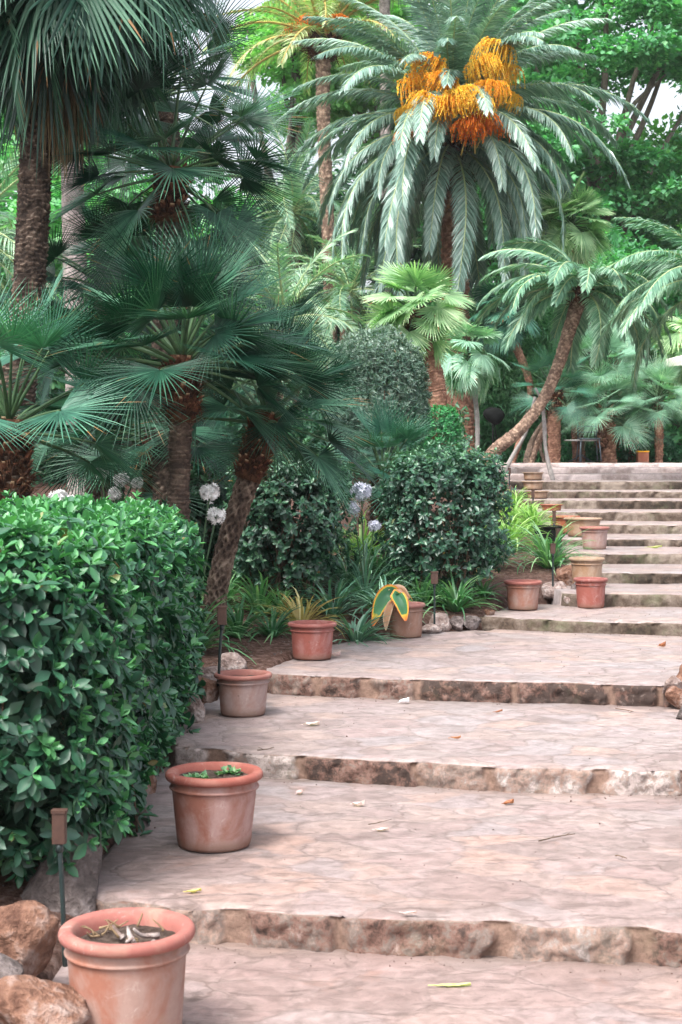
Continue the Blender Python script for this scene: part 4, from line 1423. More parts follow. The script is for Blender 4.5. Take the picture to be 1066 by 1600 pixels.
litter(597, 1298, 1, .06, .026, 'leaf_pink', 'thin washed out leaf in the middle of the second tread', 6, -.1, .3)
litter(640, 1428, 1, .05, .02, 'leaf_pink', 'small white leaf above the big stone riser', 7, -.2, .3)
litter(779, 1113, 2, .050, .016, 'leaf_brown', 'dark speck of leaf on the third tread, mid width', 8, .3, .5)
litter(712, 1154, 2, .055, .016, 'leaf_brown', 'dark narrow leaf on the third tread, further left and nearer', 9, .1, .5)
litter(487, 1133, 2, .09, .04, 'leaf_pink', 'pale leaf scrap right of the greyish pot', 10, .1, .3)
litter(522, 1026, 3, .09, .035, 'leaf_pink', 'dry curled leaf at the foot of the pinkish red pot', 11, .3, .6)
litter(1035, 1010, 3, .06, .03, 'leaf_brown', 'dark leaf on the broad landing near the right edge', 12, .4, .7)
litter(632, 1098, 2, .060, .040, 'tissue', 'crumpled white tissue under the riser of the third step', 13, .2, .5, name='tissue', cat='litter')
litter(1023, 856, 7, .16, .05, 'leaf_green', 'yellow leaf on an upper step at right', 14, .1, .3)
litter(610, 1455, 0, .03, .02, 'leaf_brown', 'tiny brown leaf at the foot of the lowest riser', 15, 1., .5)
def twig(u0, v0, u1, v1, k, label, seed, r=.003):
    z = LV[k] + .012
    rng = np.random.default_rng(seed)
    a = W(u0, v0, (EYE - z) / ((v0 - HV) / F)); c = W(u1, v1, (EYE - z) / ((v1 - HV) / F))
    b = MB()
    m = (a + c) / 2 + rng.normal(0, .012, 3) * [1, 1, .3]
    P = spline([a, m, c], 12)
    b.add(*tube(P, np.linspace(r, r * .5, 12), 6))
    for j in (4, 8):
        d = (c - a) * .22 + rng.normal(0, .02, 3) * [1, 1, .2]
        b.add(*tube(spline([P[j], P[j] + d], 5), np.linspace(r * .6, r * .3, 5), 5))
    solo('twig', b, M['twig'], label, 'twig', a, 'bits fallen on the steps')
twig(842, 1314, 898, 1303, 1, 'dry twig lying across the second tread from below', 1)
twig(402, 1172, 428, 1168, 2, 'dark twig on the lip of the third step near the red rimmed pot', 2)
twig(962, 1107, 990, 1112, 2, 'thin twig at the right end of the third tread', 3)
twig(962, 1337, 980, 1341, 1, 'short twig at the right of the second tread', 4)
twig(576, 1288, 612, 1280, 1, 'faint thin twig left of the middle of the second tread', 5, .002)

# ================================================================== FRONT HEDGE AND SHRUBS
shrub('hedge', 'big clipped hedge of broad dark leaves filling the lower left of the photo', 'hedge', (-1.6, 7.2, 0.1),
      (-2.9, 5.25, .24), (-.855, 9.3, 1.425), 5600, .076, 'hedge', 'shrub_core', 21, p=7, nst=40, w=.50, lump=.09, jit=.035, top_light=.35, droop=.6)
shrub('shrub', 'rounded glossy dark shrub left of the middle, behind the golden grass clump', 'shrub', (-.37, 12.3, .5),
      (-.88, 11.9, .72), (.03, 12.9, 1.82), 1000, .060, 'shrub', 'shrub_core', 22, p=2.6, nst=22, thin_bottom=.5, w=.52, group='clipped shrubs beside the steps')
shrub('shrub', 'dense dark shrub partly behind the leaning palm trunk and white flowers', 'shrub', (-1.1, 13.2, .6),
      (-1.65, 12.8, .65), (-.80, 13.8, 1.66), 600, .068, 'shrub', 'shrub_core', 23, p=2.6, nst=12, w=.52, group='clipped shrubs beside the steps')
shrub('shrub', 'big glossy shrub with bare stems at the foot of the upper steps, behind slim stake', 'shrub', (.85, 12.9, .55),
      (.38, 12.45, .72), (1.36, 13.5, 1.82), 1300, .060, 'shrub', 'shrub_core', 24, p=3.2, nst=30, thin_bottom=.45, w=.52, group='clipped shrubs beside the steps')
shrub('ball_shrub', 'fuzzy grey green shrub clipped to a ball, behind the dark fan palms', 'shrub', (.42, 17.5, .9),
      (-.15, 17, 1.6), (.97, 18.1, 3.28), 3400, .062, 'ball', 'ball', 25, p=2.1, nst=14, w=.22, splay=(10, 60), hi_t=False, lump=.05, jit=.03)
shrub('box_hedge', 'small bright green clipped box hedge in front of the big date palm trunk', 'hedge', (1.55, 21.2, 1.3),
      (.95, 20.7, 1.5), (1.62, 21.9, 2.52), 1700, .045, 'box', 'box', 26, p=5, nst=8, w=.6, hi_t=False, lump=.05, jit=.015)
# rusty leaves in the hedge are part of it; a few trailing stems at its near foot
rng = np.random.default_rng(9)
t = thing('ivy_plant', 'low dark leafy sprig at the foot of the hedge beside the red rimmed pot', 'plant', W(215, 1300, 6.35) * [1, 1, 0] + [0, 0, .12])
P = W(205, 1262, 6.5) + rng.normal(0, .07, (16, 3)) * [1.2, 1, .8]
o2, X, Y2, Z, S, vv = shoots(P, np.tile([[.4, -.3, .6]], (16, 1)) + rng.normal(0, .3, (16, 3)), 7, .105, rng, 30, 95, .4)
T, TF = leaf_hi(.42, .2, .1)
V, Fc, vv = inst(T, TF, o2, X, Y2, Z, S, vv * .6)
part('foliage', MB().add(V, Fc, 0, vv), M['hedge'], t)
b = MB()
leafy_stems(b, np.tile(W(190, 1330, 6.35)[None], (10, 1)) + rng.normal(0, .03, (10, 3)), P[:10], rng, .005)
part('stems', b, M['twig'], t)

# ================================================================== STRAP-LEAVED CLUMPS
GOLD = [(470, 985, 11.45, .42, 90, 'grass_gold', 'golden yellow grass clump behind the pinkish red pot'),
        (735, 915, 13.7, .30, 40, 'grass_gold', 'small yellowed tuft right behind the big glossy shrub'),
        (690, 880, 14.6, .3, 30, 'grass_gold', 'yellowish tuft showing through the stems of the big glossy shrub')]
for i, (u, v, Y, L, n, m, lab) in enumerate(GOLD):
    tuft(u, v, Y, L, n, m, lab, 300 + i, .020, (10, 95), 1.5)
CL = [(425, 0, 11.0, .34, 60, 'grass', 'low green clump left of the golden grass clump'),
      (395, 0, 13.4, .5, 70, 'grass_blue', 'bluish clump in the gap behind the leaning palm trunk'),
      (440, 0, 12.0, .36, 60, 'grass', 'green clump at the foot of the left glossy shrub'),
      (480, 0, 12.9, .5, 80, 'grass_blue', 'bluish clump in front of the stems of the left glossy shrub'),
      (625, 0, 12.9, .5, 80, 'grass_blue', 'bluish clump between wilted leaf pot and big glossy shrub'),
      (680, 0, 13.0, .42, 70, 'grass', 'green clump under the near corner of the big glossy shrub'),
      (755, 0, 13.1, .30, 40, 'grass', 'low clump on the bare soil right of the big glossy shrub'),
      (565, 0, 14.4, .6, 90, 'grass_light', 'lighter clump far back between the two glossy shrubs'),
      (372, 0, 10.9, .42, 70, 'grass', 'dark green strap clump right beside the leaning palm trunk'),
      (405, 0, 12.1, .5, 80, 'grass', 'green strap clump behind the dark clump beside the leaning trunk'),
      (350, 0, 12.4, .5, 60, 'grass', 'strap clump half hidden by the leaning palm trunk'),
      (556, 0, 11.45, .42, 120, 'grass_blue', 'blue green clump between the pinkish red pot and the wilted leaf pot'),
      (520, 0, 12.0, .48, 90, 'grass_blue', 'blue green clump just behind the golden grass'),
      (600, 0, 12.1, .46, 90, 'grass_blue', 'blue green clump directly behind the wilted leaf pot'),
      (545, 0, 13.0, .6, 100, 'grass_blue', 'tall bluish clump below the blue flowers'),
      (590, 0, 13.4, .6, 90, 'grass', 'green clump at the foot of the small palm between the shrubs'),
      (500, 0, 13.6, .55, 80, 'grass', 'shaded clump behind the left glossy shrub'),
      (640, 0, 13.5, .5, 70, 'grass', 'shaded clump left of the stems of the big glossy shrub'),
      (712, 0, 12.45, .44, 110, 'grass', 'green clump right behind the rock cluster below the big shrub'),
      (660, 0, 12.6, .40, 70, 'grass', 'green clump left of the slim stake light'),
      (450, 0, 13.2, .5, 80, 'grass', 'dim clump under the left glossy shrub'),
      (765, 0, 14.3, .55, 90, 'grass_blue', 'blue green clump right of the big glossy shrub'),
      (795, 0, 15.6, .60, 100, 'grass_light', 'light green clump behind the blue green one by the big shrub'),
      (858, 0, 14.5, .62, 130, 'grass', 'wide arching clump behind the stake light left of the tan pot'),
      (832, 0, 17.0, .48, 110, 'grass_light', 'bright yellow green clump below the sandy pots'),
      (802, 0, 17.8, .5, 100, 'grass_light', 'bright yellow green clump touching the big glossy shrub'),
      (826, 0, 18.8, .30, 60, 'grass_light', 'uppermost bright clump next to the small stake light'),
      (806, 0, 20.0, .30, 50, 'grass_light', 'distant light clump behind the small stake light'),
      (800, 935, 13.2, .16, 26, 'grass', 'small weed tuft left of the lone wide tan pot'),
      (897, 0, 13.35, .26, 34, 'grass', 'dark tuft squeezed behind the dusky red pot'),
      (735, 0, 15.2, .55, 70, 'grass_light', 'light clump seen over the shoulder of the big glossy shrub'),
      (118, 1560, 4.75, .13, 26, 'grass', 'small weed growing between rocks and the nearest pot'),
      (250, 1205, 7.35, .14, 22, 'grass', 'small weed at the hedge foot above the red rimmed pot'),
      (332, 1100, 8.75, .09, 20, 'grass_light', 'tiny weed beside the rusty orange rock')]
for i, (u, v, Y, L, n, m, lab) in enumerate(CL):
    tuft(u, v, Y, L, n, m, lab, 400 + i, .022 if L > .2 else .008, z=None if L > .2 else soil1((u - 533) / F * Y, Y) - .01)
tuft(300, 0, 10.2, .6, 70, 'grass', 'white flowering lily with two round flower heads left of the leaning trunk', 501, stems=[(328, 770, .062, 'white_petal'), (338, 805, .056, 'white_petal')], group='flowering lilies')
tuft(570, 0, 12.6, .6, 60, 'grass_blue', 'lily with three pale blue flower heads between the shrubs', 502, stems=[(565, 768, .08, 'blue_petal'), (552, 795, .06, 'blue_petal'), (585, 822, .05, 'blue_petal')], group='flowering lilies')
tuft(85, 0, 9.75, .7, 60, 'grass', 'white flowering lily just above the top of the hedge at left', 503, stems=[(92, 780, .06, 'white_petal'), (112, 788, .05, 'white_petal')], group='flowering lilies')
tuft(185, 0, 10.6, .8, 60, 'grass', 'white flowering lily among the palm fronds above the hedge', 504, stems=[(158, 738, .045, 'white_petal'), (190, 750, .05, 'white_petal'), (180, 772, .045, 'white_petal'), (215, 755, .04, 'white_petal')], group='flowering lilies')

# the wilted leaf hanging out of the brown pot
p5 = W(634, 942, 11.7)
t = thing('wilted_plant', 'wilted broad leaf, green with yellow and orange edges, drooping over the brown pot', 'plant', (p5[0], 11.7, p5[2]))
M['wilt'], nt, out = newmat('wilted_leaf')
e = attr(nt, 'var')
col = ramp(nt, math_(nt, 'ADD', e, math_(nt, 'MULTIPLY_ADD', noise(nt, 12, 3).outputs['Fac'], .3, -.15)), [(0, (.03, .13, .06)), (.45, (.06, .22, .08)), (.53, (.70, .55, .06)), (.66, (.75, .36, .05)), (1, (.70, .18, .06))])
pp = bsdf(nt, col, .45, .4)
nt.links.new(pp.outputs[0], out.inputs[0])
M['wilt_dry'] = leafmat('dry_wilted_leaf', (.55, .30, .18), (.72, .48, .36), (.80, .66, .45), .6, .2)
def blade(pts, wd, mat, name, seed, tw=0.):
    rng = np.random.default_rng(seed)
    Q = spline(pts, 18)
    Tn = nrm(np.gradient(Q, axis=0))
    s = np.linspace(0, 1, 18)[:, None]
    side = nrm(np.cross(Tn, np.array([[.15, -1.0, .25 + tw]])))
    nn = np.cross(side, Tn)
    q = np.linspace(-1, 1, 11)[None]
    hw = wd / 2 * np.sin(PI * np.clip(.04 + s * .93, 0, 1)) ** .8
    V = Q[:, None] + side[:, None] * (q * hw)[..., None] + nn[:, None] * ((.28 * np.abs(q) ** 1.5 * hw) + .006 * vn(np.stack([q * 3 + 0 * s, s * 8 + 0 * q, 0 * s + 0 * q + seed], -1)))[..., None]
    edge = np.clip(np.maximum(np.abs(q) ** 2.2 * .95 + 0 * s, s ** 5 * 1.0 + 0 * q), 0, 1)
    part(name, MB().add(V.reshape(-1, 3), grid_faces(18, 11), 0, edge.ravel()), M[mat], t)
def w5(u, v, dy=0.):
    return W(u, v, 11.62 + dy)
blade([w5(628, 945, .05), w5(612, 926), w5(596, 940, -.03), w5(582, 978, -.06)], .13, 'wilt', 'leaf', 1)
blade([w5(622, 938, .02), w5(620, 930, -.04), w5(628, 945, -.10), w5(634, 970, -.12)], .115, 'wilt', 'leaf', 2)
blade([w5(640, 935, .05), w5(625, 920, .02), w5(608, 928, .0), w5(600, 950, .02)], .07, 'wilt_dry', 'leaf', 3)
blade([w5(618, 938, .0), w5(610, 945, -.05), w5(604, 965, -.06), w5(603, 985, -.06)], .06, 'wilt_dry', 'leaf', 4)
blade([w5(645, 940, .08), w5(636, 932, .06), w5(626, 932, .03), w5(620, 938, 0)], .05, 'wilt', 'leaf', 5)

# ================================================================== PALMS (near, dark)
def fanmaker(mats, **kw):
    def f(e, rng):
        k = dict(kw)
        lp = k.pop('lp') * rng.uniform(.85, 1.15)
        R = k.pop('R') * rng.uniform(.92, 1.08)
        return fan_mesh('frond', e, lp, R, rng, mats, **k)
    return f


def datemaker(mats, **kw):
    def f(e, rng):
        k = dict(kw)
        L = k.pop('L') * rng.uniform(.9, 1.08)
        return date_mesh('frond', e, L, rng, mats, **k)
    return f


DK = [M['fan_dark'], M['petiole']]
stiff = dict(nseg=40, rf=.26, droop=.07, hinge=14, cup=.20, sag=.28, fold=.4, wseg=.78)
GRP = 'dark fan palms of the left bed'


def ground_z(x, y):
    e, er = np.interp(y, EY, EX), np.interp(y, [0, 9.2, 9.4, 11.8, 12.6, 28, 40], [2.35, 2.12, 3.9, 3.9, 4.6, 7.2, 7.2])
    if e < x < er and 2.6 < y < 36:
        k = max([k for k in range(17) if fr(k, x) <= y])
        return LV[k] - .02
    return soil1(x, y) - .05


def fanpalm(label, Y, path, rad, bark, crown_uv, n, e0, e1, mk, seed, rows=22, cols=9, amp=.014, boot=None, group=GRP, per=2, classes=7, pw=.9, scale=(.85, 1.1), ns=48, depth=0., name='fan_palm', tilt=(0, 0), bootmat='boot', cat='palm tree', nb=70, bs=.10, step=5, diamond=False):
    """path: photo points from the foot to the growing point; a first v of 0 means the ground"""
    rng = np.random.default_rng(seed)
    pts = []
    for i, (u, v) in enumerate(path):
        q = W(u, v if v else 700, Y + depth * i / max(1, len(path) - 1))
        if v == 0:
            q[2] = ground_z(q[0], q[1])
        pts.append(q)
    t = thing(name, label, cat, pts[0], group)
    palm_trunk(t, pts, rad, bark, rows, cols, amp, ns, step=step, diamond=diamond)
    c = W(*crown_uv, Y + depth)
    if boot:
        a = W(boot[0], boot[1], Y + depth * .9)
        boots(t, [a, c], boot[2], boot[3], nb, bs, rng, bootmat)
    crown(t, c, n, e0, e1, mk, rng, classes, per, pw, scale, tilt=tilt)
    return t, c, rng


# tall palm at the left edge with the hanging crown
t, c, rng = fanpalm('tall fan palm at the upper left, dense hanging crown over a thick scaly trunk', 12.0, [(10, 0), (20, 700), (45, 450), (58, 210), (72, -10)], [.16, .145, .125, .125, .14], 'bark_brown', (85, -82), 60, 75, -58,
        fanmaker(DK, lp=.68, R=.84, nseg=52, rf=.50, droop=.34, hinge=26, sag=.45, cup=.05, spread=100, fold=.3), 31, rows=26, cols=12, amp=.016, boot=(62, 130, .14, .16), ns=72, step=6)
lib = [fanmaker([M['dead'], M['fibre']], lp=.5, R=.6, nseg=30, rf=.5, droop=.6, hinge=45, sag=.6, spread=60)(math.radians(-70), np.random.default_rng(k)) for k in range(3)]
for i in range(12):
    o = bpy.data.objects.new('dry_frond', lib[i % 3]); C.objects.link(o); o.parent = t
    o.matrix_local = Matrix.Translation(Vector(c - WL[t.name]) - Vector((0, 0, .25))) @ Matrix.Rotation(i * 1.9, 4, 'Z')
    o['label'] = 'dry brown hanging frond'
# centre palm
fanpalm('dark fan palm with straight ringed trunk and red leaf bases, centre of the left bed', 9.95, [(278, 0), (279, 790), (282, 690), (284, 590)], [.076, .072, .072, .078], 'bark_dusk', (285, 568), 44, 88, -10,
        fanmaker(DK, lp=.50, R=.56, **stiff), 32, rows=34, cols=8, amp=.012, boot=(283, 655, .105, .125), ns=56, nb=90, bs=.075)
# upper crown behind it
fanpalm('dark fan palm standing behind, its crown just under the top left foliage', 12.6, [(262, 0), (255, 600), (262, 420), (266, 290)], [.1, .1, .1, .11], 'bark_brown', (267, 272), 36, 86, -55,
        fanmaker(DK, lp=.68, R=.62, **stiff), 33, boot=(264, 345, .12, .14), nb=80, bs=.09)
# leaning palm
fanpalm('dark fan palm with leaning spotted trunk rising behind the end of the hedge', 10.7, [(330, 0), (338, 930), (358, 840), (385, 760), (412, 675)], [.078, .066, .064, .07, .078], 'bark_dusk', (418, 655), 28, 84, -14,
        fanmaker(DK, lp=.42, R=.55, **stiff), 34, rows=24, cols=9, amp=.016, diamond=True, boot=(388, 745, .10, .115), ns=56, nb=100, bs=.07, tilt=(0, .25))
# left edge palm
fanpalm('fan palm cut by the left edge, spiky fronds above fibrous red brown trunk', 9.8, [(10, 0), (14, 790), (16, 690)], [.11, .11, .11], 'bark_brown', (14, 668), 26, 84, -15,
        fanmaker([M['fan_teal'], M['petiole']], lp=.62, R=.55, **stiff), 35, boot=(14, 800, .12, .14), nb=110, bs=.085)
# small one behind
fanpalm('low dark fan palm with furry short trunk, left of the straight ringed palm trunk', 13.0, [(242, 0), (243, 790), (244, 715)], [.10, .10, .10], 'bark_brown', (244, 690), 26, 80, -35,
        fanmaker(DK, lp=.55, R=.55, **stiff), 36, boot=(243, 800, .11, .13), nb=80, bs=.09)
# small palm between the shrubs
fanpalm('small blue green fan palm rising between the two glossy shrubs', 15.0, [(590, 0), (590, 850), (596, 765)], [.085, .085, .09], 'bark_brown', (598, 748), 26, 86, -15,
        fanmaker([M['fan_teal'], M['petiole']], lp=.42, R=.46, **stiff), 37, boot=(592, 830, .09, .11), nb=60, bs=.08)
# more fronds filling behind the hedge
fanpalm('dark fan palm nearly hidden, fronds fanning out low behind the ringed trunk', 14.2, [(150, 0), (150, 780), (152, 640)], [.1, .1, .1], 'bark_brown', (152, 615), 30, 84, -40,
        fanmaker(DK, lp=.7, R=.6, **stiff), 38)
fanpalm('dark fan palm whose fronds show right of the ringed trunk, above the leaning one', 12.8, [(450, 0), (430, 700), (420, 590)], [.08, .08, .08], 'bark_brown', (420, 575), 13, 84, -30,
        fanmaker(DK, lp=.5, R=.48, **stiff), 39)
fanpalm('dark fan palm filling the shade between the upper left crown and the centre palm', 13.6, [(180, 0), (170, 560), (165, 470)], [.1, .1, .1], 'bark_brown', (165, 450), 26, 84, -50,
        fanmaker(DK, lp=.62, R=.56, **stiff), 40)
fanpalm('dark fan palm crown high behind the standing palm, near the top of the photo', 14.4, [(330, 0), (275, 400), (262, 170)], [.1, .1, .1], 'bark_brown', (250, 150), 30, 84, -45,
        fanmaker(DK, lp=.7, R=.68, **stiff), 41)
# ================================================================== PALMS (middle distance)
BR = [M['fan_bright'], M['petiole']]
SV = [M['fan_silver'], M['petiole']]
MG = 'fan palms near the top of the steps'
flop = dict(nseg=38, rf=.60, droop=.22, hinge=38, cup=.04, sag=.35, fold=.35)
fanpalm('bright yellow green fan palm against the big date palm trunk', 21.5, [(682, 0), (682, 620), (665, 540), (650, 500)], [.16, .15, .13, .12], 'bark_red', (648, 490), 42, 86, -62,
        fanmaker(BR, lp=.42, R=.46, spread=118, nseg=34, rf=.48, droop=.10, hinge=22, cup=.08, sag=.30, fold=.5, wseg=.9), 51, boot=(652, 520, .12, .13), group=MG, nb=60, bs=.10)
fanpalm('bright green fan palm crown at upper right, between date palm and leaning palm', 29.6, [(940, 0), (930, 560), (905, 420), (900, 375)], [.12, .12, .1, .1], 'bark_brown', (894, 352), 38, 84, -55,
        fanmaker([M['fan_bright'], M['petiole']], lp=.46, R=.55, spread=118, nseg=34, rf=.48, droop=.10, hinge=22, cup=.08, sag=.30, fold=.5, wseg=.9), 52, group=MG)
fanpalm('slender fan palm with thin white trunk right of the big date palm', 25.5, [(745, 0), (746, 660), (740, 600), (735, 565)], [.035, .04, .045, .045], 'bark_white', (733, 556), 24, 80, -55,
        fanmaker(SV, lp=.38, R=.42, spread=115, **flop), 53, rows=14, cols=5, amp=.004, group=MG, ns=16)
fanpalm('fan palm on thin curved trunk right of the huge date palm, behind the leaning palm', 28.9, [(800, 0), (825, 650), (828, 600), (808, 545), (790, 508)], [.06, .06, .065, .08, .09], 'bark_red', (784, 492), 26, 84, -45,
        fanmaker([M['fan_teal'], M['petiole']], lp=.38, R=.48, spread=110, **flop), 54, rows=16, cols=6, amp=.01, group=MG, ns=24, boot=(794, 515, .09, .10), nb=40, bs=.10, bootmat='boot')
fanpalm('shaggy fan palm over the cafe table at right', 28.7, [(952, 0), (950, 700), (944, 655)], [.15, .14, .14], 'bark_red', (943, 640), 32, 84, -35,
        fanmaker(SV, lp=.46, R=.60, spread=105, **stiff), 55, rows=16, cols=8, amp=.03, group=MG, boot=(948, 700, .14, .15), nb=80, bs=.13, bootmat='bark_red')
fanpalm('neat round fan palm with short red trunk close to the right edge', 28.9, [(1030, 0), (1030, 700), (1029, 640)], [.07, .075, .085], 'bark_red', (1028, 625), 30, 86, -20,
        fanmaker(SV, lp=.42, R=.52, spread=100, **stiff), 56, rows=16, cols=7, amp=.018, group=MG, boot=(1029, 660, .08, .09), nb=50, bs=.09, bootmat='petiole')
fanpalm('fan palm with brown trunk rising out of the shaggy one, under the big grey fronds', 30.0, [(968, 0), (963, 600), (958, 510)], [.13, .125, .12], 'bark_red', (956, 500), 20, 70, -50,
        fanmaker(SV, lp=.52, R=.62, spread=110, **flop), 57, rows=14, cols=8, amp=.02, group=MG, boot=(960, 530, .12, .13), nb=40, bs=.1)
fanpalm('wide pale fan palm filling the space behind the shaggy and round palms', 29.0, [(905, 0), (905, 650), (935, 600)], [.12, .12, .12], 'bark_red', (935, 585), 34, 84, -40,
        fanmaker(SV, lp=.6, R=.66, spread=110, **stiff), 58, group=MG)
fanpalm('fan palm with low red leaf bases behind the leaning trunk', 28.5, [(866, 0), (866, 660), (866, 625)], [.12, .12, .12], 'bark_red', (866, 612), 24, 84, -30,
        fanmaker([M['fan_teal'], M['petiole']], lp=.5, R=.5, spread=105, **stiff), 59, group=MG, boot=(866, 650, .12, .14), nb=40, bs=.14)
fanpalm('fan palm on a leaning brown stem low right of the leaning date palm', 28.6, [(828, 0), (845, 680), (868, 655), (884, 640)], [.07, .07, .08, .09], 'bark_tan', (888, 634), 20, 84, -20,
        fanmaker([M['fan_teal'], M['petiole']], lp=.4, R=.42, spread=105, **stiff), 60, group=MG, rows=14, cols=6)
fanpalm('light green fan palm whose fronds poke in at the right edge', 30.6, [(1110, 0), (1095, 600), (1085, 550)], [.12, .12, .12], 'bark_red', (1085, 540), 26, 84, -45,
        fanmaker(BR, lp=.55, R=.62, spread=110, **flop), 61, group=MG)
fanpalm('low dark fan palm between the table and the round palm', 29.4, [(990, 0), (990, 690), (992, 680)], [.1, .1, .1], 'bark_red', (992, 668), 24, 84, -15,
        fanmaker([M['fan_teal'], M['petiole']], lp=.45, R=.45, spread=100, **stiff), 62, group=MG)

# ---- date palms
DG = 'date palms with feather fronds'
DM = [M['date'], M['rachis']]
rng = np.random.default_rng(71)
Y = 30.0
base = W(706, 700, Y); base[2] = 1.75
c = W(706, 205, Y)
t = thing('date_palm', 'huge date palm with orange fruit bunches and grey green drooping fronds', 'palm tree', base, DG)
palm_trunk(t, [base, W(709, 600, Y), W(711, 480, Y), W(710, 330, Y), W(707, 240, Y)], [.46, .38, .27, .25, .34], 'bark_red', 9, 12, .030, 72, step=7)
boots(t, [W(709, 300, Y), W(706, 225, Y)], .36, .46, 60, .26, rng)
crown(t, c, 135, 85, -28, datemaker(DM, L=3.9, droop=1.75, nl=150, ll=.50, wl=.030, vee=0, hang=.42, r0=.026), rng, 10, 3, .85, (.85, 1.05), off=.3, spin=.10, keepout=(.62, .17))
FM = [M['fruit'], M['petiole_gold']]
lib = [fruit_mesh('fruit_cluster', np.random.default_rng(k), L=.80, n=85, mats=FM, out=1.0, stalk=.9) for k in range(3)]
libr = [fruit_mesh('fruit_cluster', np.random.default_rng(k + 9), L=.60, n=80, mats=[M['fruit_red'], M['petiole_gold']], out=.9, stalk=.7) for k in range(2)]
def put_fruit(u, v, dy, me, s, az=None, lab=None):
    """cluster whose fruit hangs round photo point u,v"""
    p = W(u, v + 8, Y + dy * 1.9)
    o = bpy.data.objects.new('fruit_cluster', me); C.objects.link(o); o.parent = t
    a = az if az is not None else math.atan2(p[1] - c[1], p[0] - c[0])
    o.matrix_local = Matrix.Translation(Vector(p - WL[t.name])) @ Matrix.Rotation(a, 4, 'Z') @ Matrix.Rotation(math.sin(u * 1.7) * .35, 4, 'X') @ Matrix.Rotation(math.cos(v * 2.3) * .4, 4, 'Y') @ Matrix.Translation(Vector((-.95 * s, 0, -.25 * s))) @ Matrix.Scale(s, 4)
    if lab:
        o['label'] = lab
for k, (u, v, dy, s) in enumerate([(672, 108, -.9, .8), (645, 108, -.3, .7), (655, 138, -1.0, .8), (690, 135, -1.1, .75), (668, 165, -1.3, .75), (640, 172, -.7, .6), (768, 84, -.9, .85), (785, 112, -.8, .7), (752, 108, -1.1, .75), (722, 150, -1.3, .8), (742, 162, -1.3, .7), (704, 168, -1.3, .7), (790, 150, -.7, .6), (765, 140, -1.2, .7)]):
    put_fruit(u, v, dy, lib[k % 3], s)
for k, (u, v, dy, s) in enumerate([(748, 182, -1.2, .85), (734, 190, -1.3, .7), (772, 192, -1.0, .75), (685, 192, -1.2, .45), (632, 205, -1.0, .5)]):
    put_fruit(u, v, dy, libr[k % 2], s, lab='deep orange fruit bunch low in the crown')

def datepalm(label, Y, path, rad, crown_uv, n, e0, e1, mk, seed, bark='bark_tan', depth=0., boot=None, tilt=(0, 0), pw=.9, scale=(.85, 1.1), rows=10, cols=9, amp=.02, ns=40, per=2, classes=7, nb=50, bs=.18, azr=None):
    rng = np.random.default_rng(seed)
    pts = []
    for i, (u, v) in enumerate(path):
        q = W(u, v if v else 705, Y + depth * i / (len(path) - 1))
        if v == 0:
            q[2] = ground_z(q[0], q[1])
        pts.append(q)
    t = thing('date_palm', label, 'palm tree', pts[0], DG)
    palm_trunk(t, pts, rad, bark, rows, cols, amp, ns)
    c = W(*crown_uv, Y + depth)
    if boot:
        boots(t, [W(boot[0], boot[1], Y + depth), c], boot[2], boot[3], nb, bs, rng)
    crown(t, c, n, e0, e1, mk, rng, classes, per, pw, scale, tilt=tilt, azr=azr)
    return t, c, rng

# leaning one at right
datepalm('date palm with long leaning trunk and grey fronds reaching in at the right', 24.0, [(750, 0), (772, 706), (812, 672), (848, 626), (872, 572), (890, 515), (906, 465)], [.125, .105, .092, .09, .095, .105, .12], (910, 452), 34, 46, -6,
         datemaker([M['date_green'], M['rachis']], L=1.8, droop=1.6, nl=90, ll=.34, wl=.024, vee=4, hang=.38, r0=.02), 72, bark='bark_tan', boot=(902, 478, .11, .13), rows=16, cols=9, amp=.008, nb=40, bs=.14, tilt=(0, .2))
datepalm('date palm outside the right edge whose long grey fronds arch into the photo', 22.5, [(1400, 0), (1250, 560), (1135, 450)], [.2, .2, .2], (1130, 440), 36, 60, 2,
         datemaker([M['date_green'], M['rachis']], L=2.15, droop=1.35, nl=110, ll=.36, wl=.024, vee=4, hang=.38, r0=.02), 73)
# top centre one
t, c, rng = datepalm('date palm at the top centre with golden lit fronds and a tall thin trunk', 35.0, [(512, 0), (516, 470), (506, 200), (505, 95)], [.17, .15, .15, .17], (505, 62), 34, 84, 8,
         datemaker([M['date_gold'], M['petiole_gold']], L=3.0, droop=1.5, nl=56, ll=.46, wl=.032, vee=18, hang=.3, r0=.045), 74, boot=(505, 92, .28, .40), rows=9, amp=.02, nb=60, bs=.26)
for k in range(3):
    o = bpy.data.objects.new('fruit_cluster', libr[k % 2]); C.objects.link(o); o.parent = t
    a = -PI / 2 + (k - 1.5) * 1.1
    o.matrix_local = Matrix.Translation(Vector(c - WL[t.name]) + Vector((0, 0, .1))) @ Matrix.Rotation(a, 4, 'Z') @ Matrix.Scale(.7, 4)
datepalm('pale distant date palm left of the huge one, small arching fronds', 38.0, [(455, 0), (455, 500), (458, 350)], [.2, .2, .2], (458, 330), 46, 84, -30,
         datemaker([M['date_far'], M['rachis']], L=2.5, droop=1.8, nl=50, ll=.42, wl=.03, vee=15), 75)
datepalm('pale date palm behind the tall scaly trunk at the left edge', 20.0, [(-60, 0), (-60, 480), (-55, 400)], [.2, .2, .2], (-55, 385), 40, 84, -30,
         datemaker([M['date_far'], M['rachis']], L=2.2, droop=1.6, nl=56, ll=.36, wl=.024, vee=15), 76)
datepalm('shaded date palm low behind the huge one, left of its trunk', 33.0, [(540, 0), (545, 560), (548, 480)], [.2, .2, .2], (548, 455), 40, 80, -40,
         datemaker([M['date_far'], M['rachis']], L=2.1, droop=1.7, nl=50, ll=.36, wl=.03, vee=15), 77)
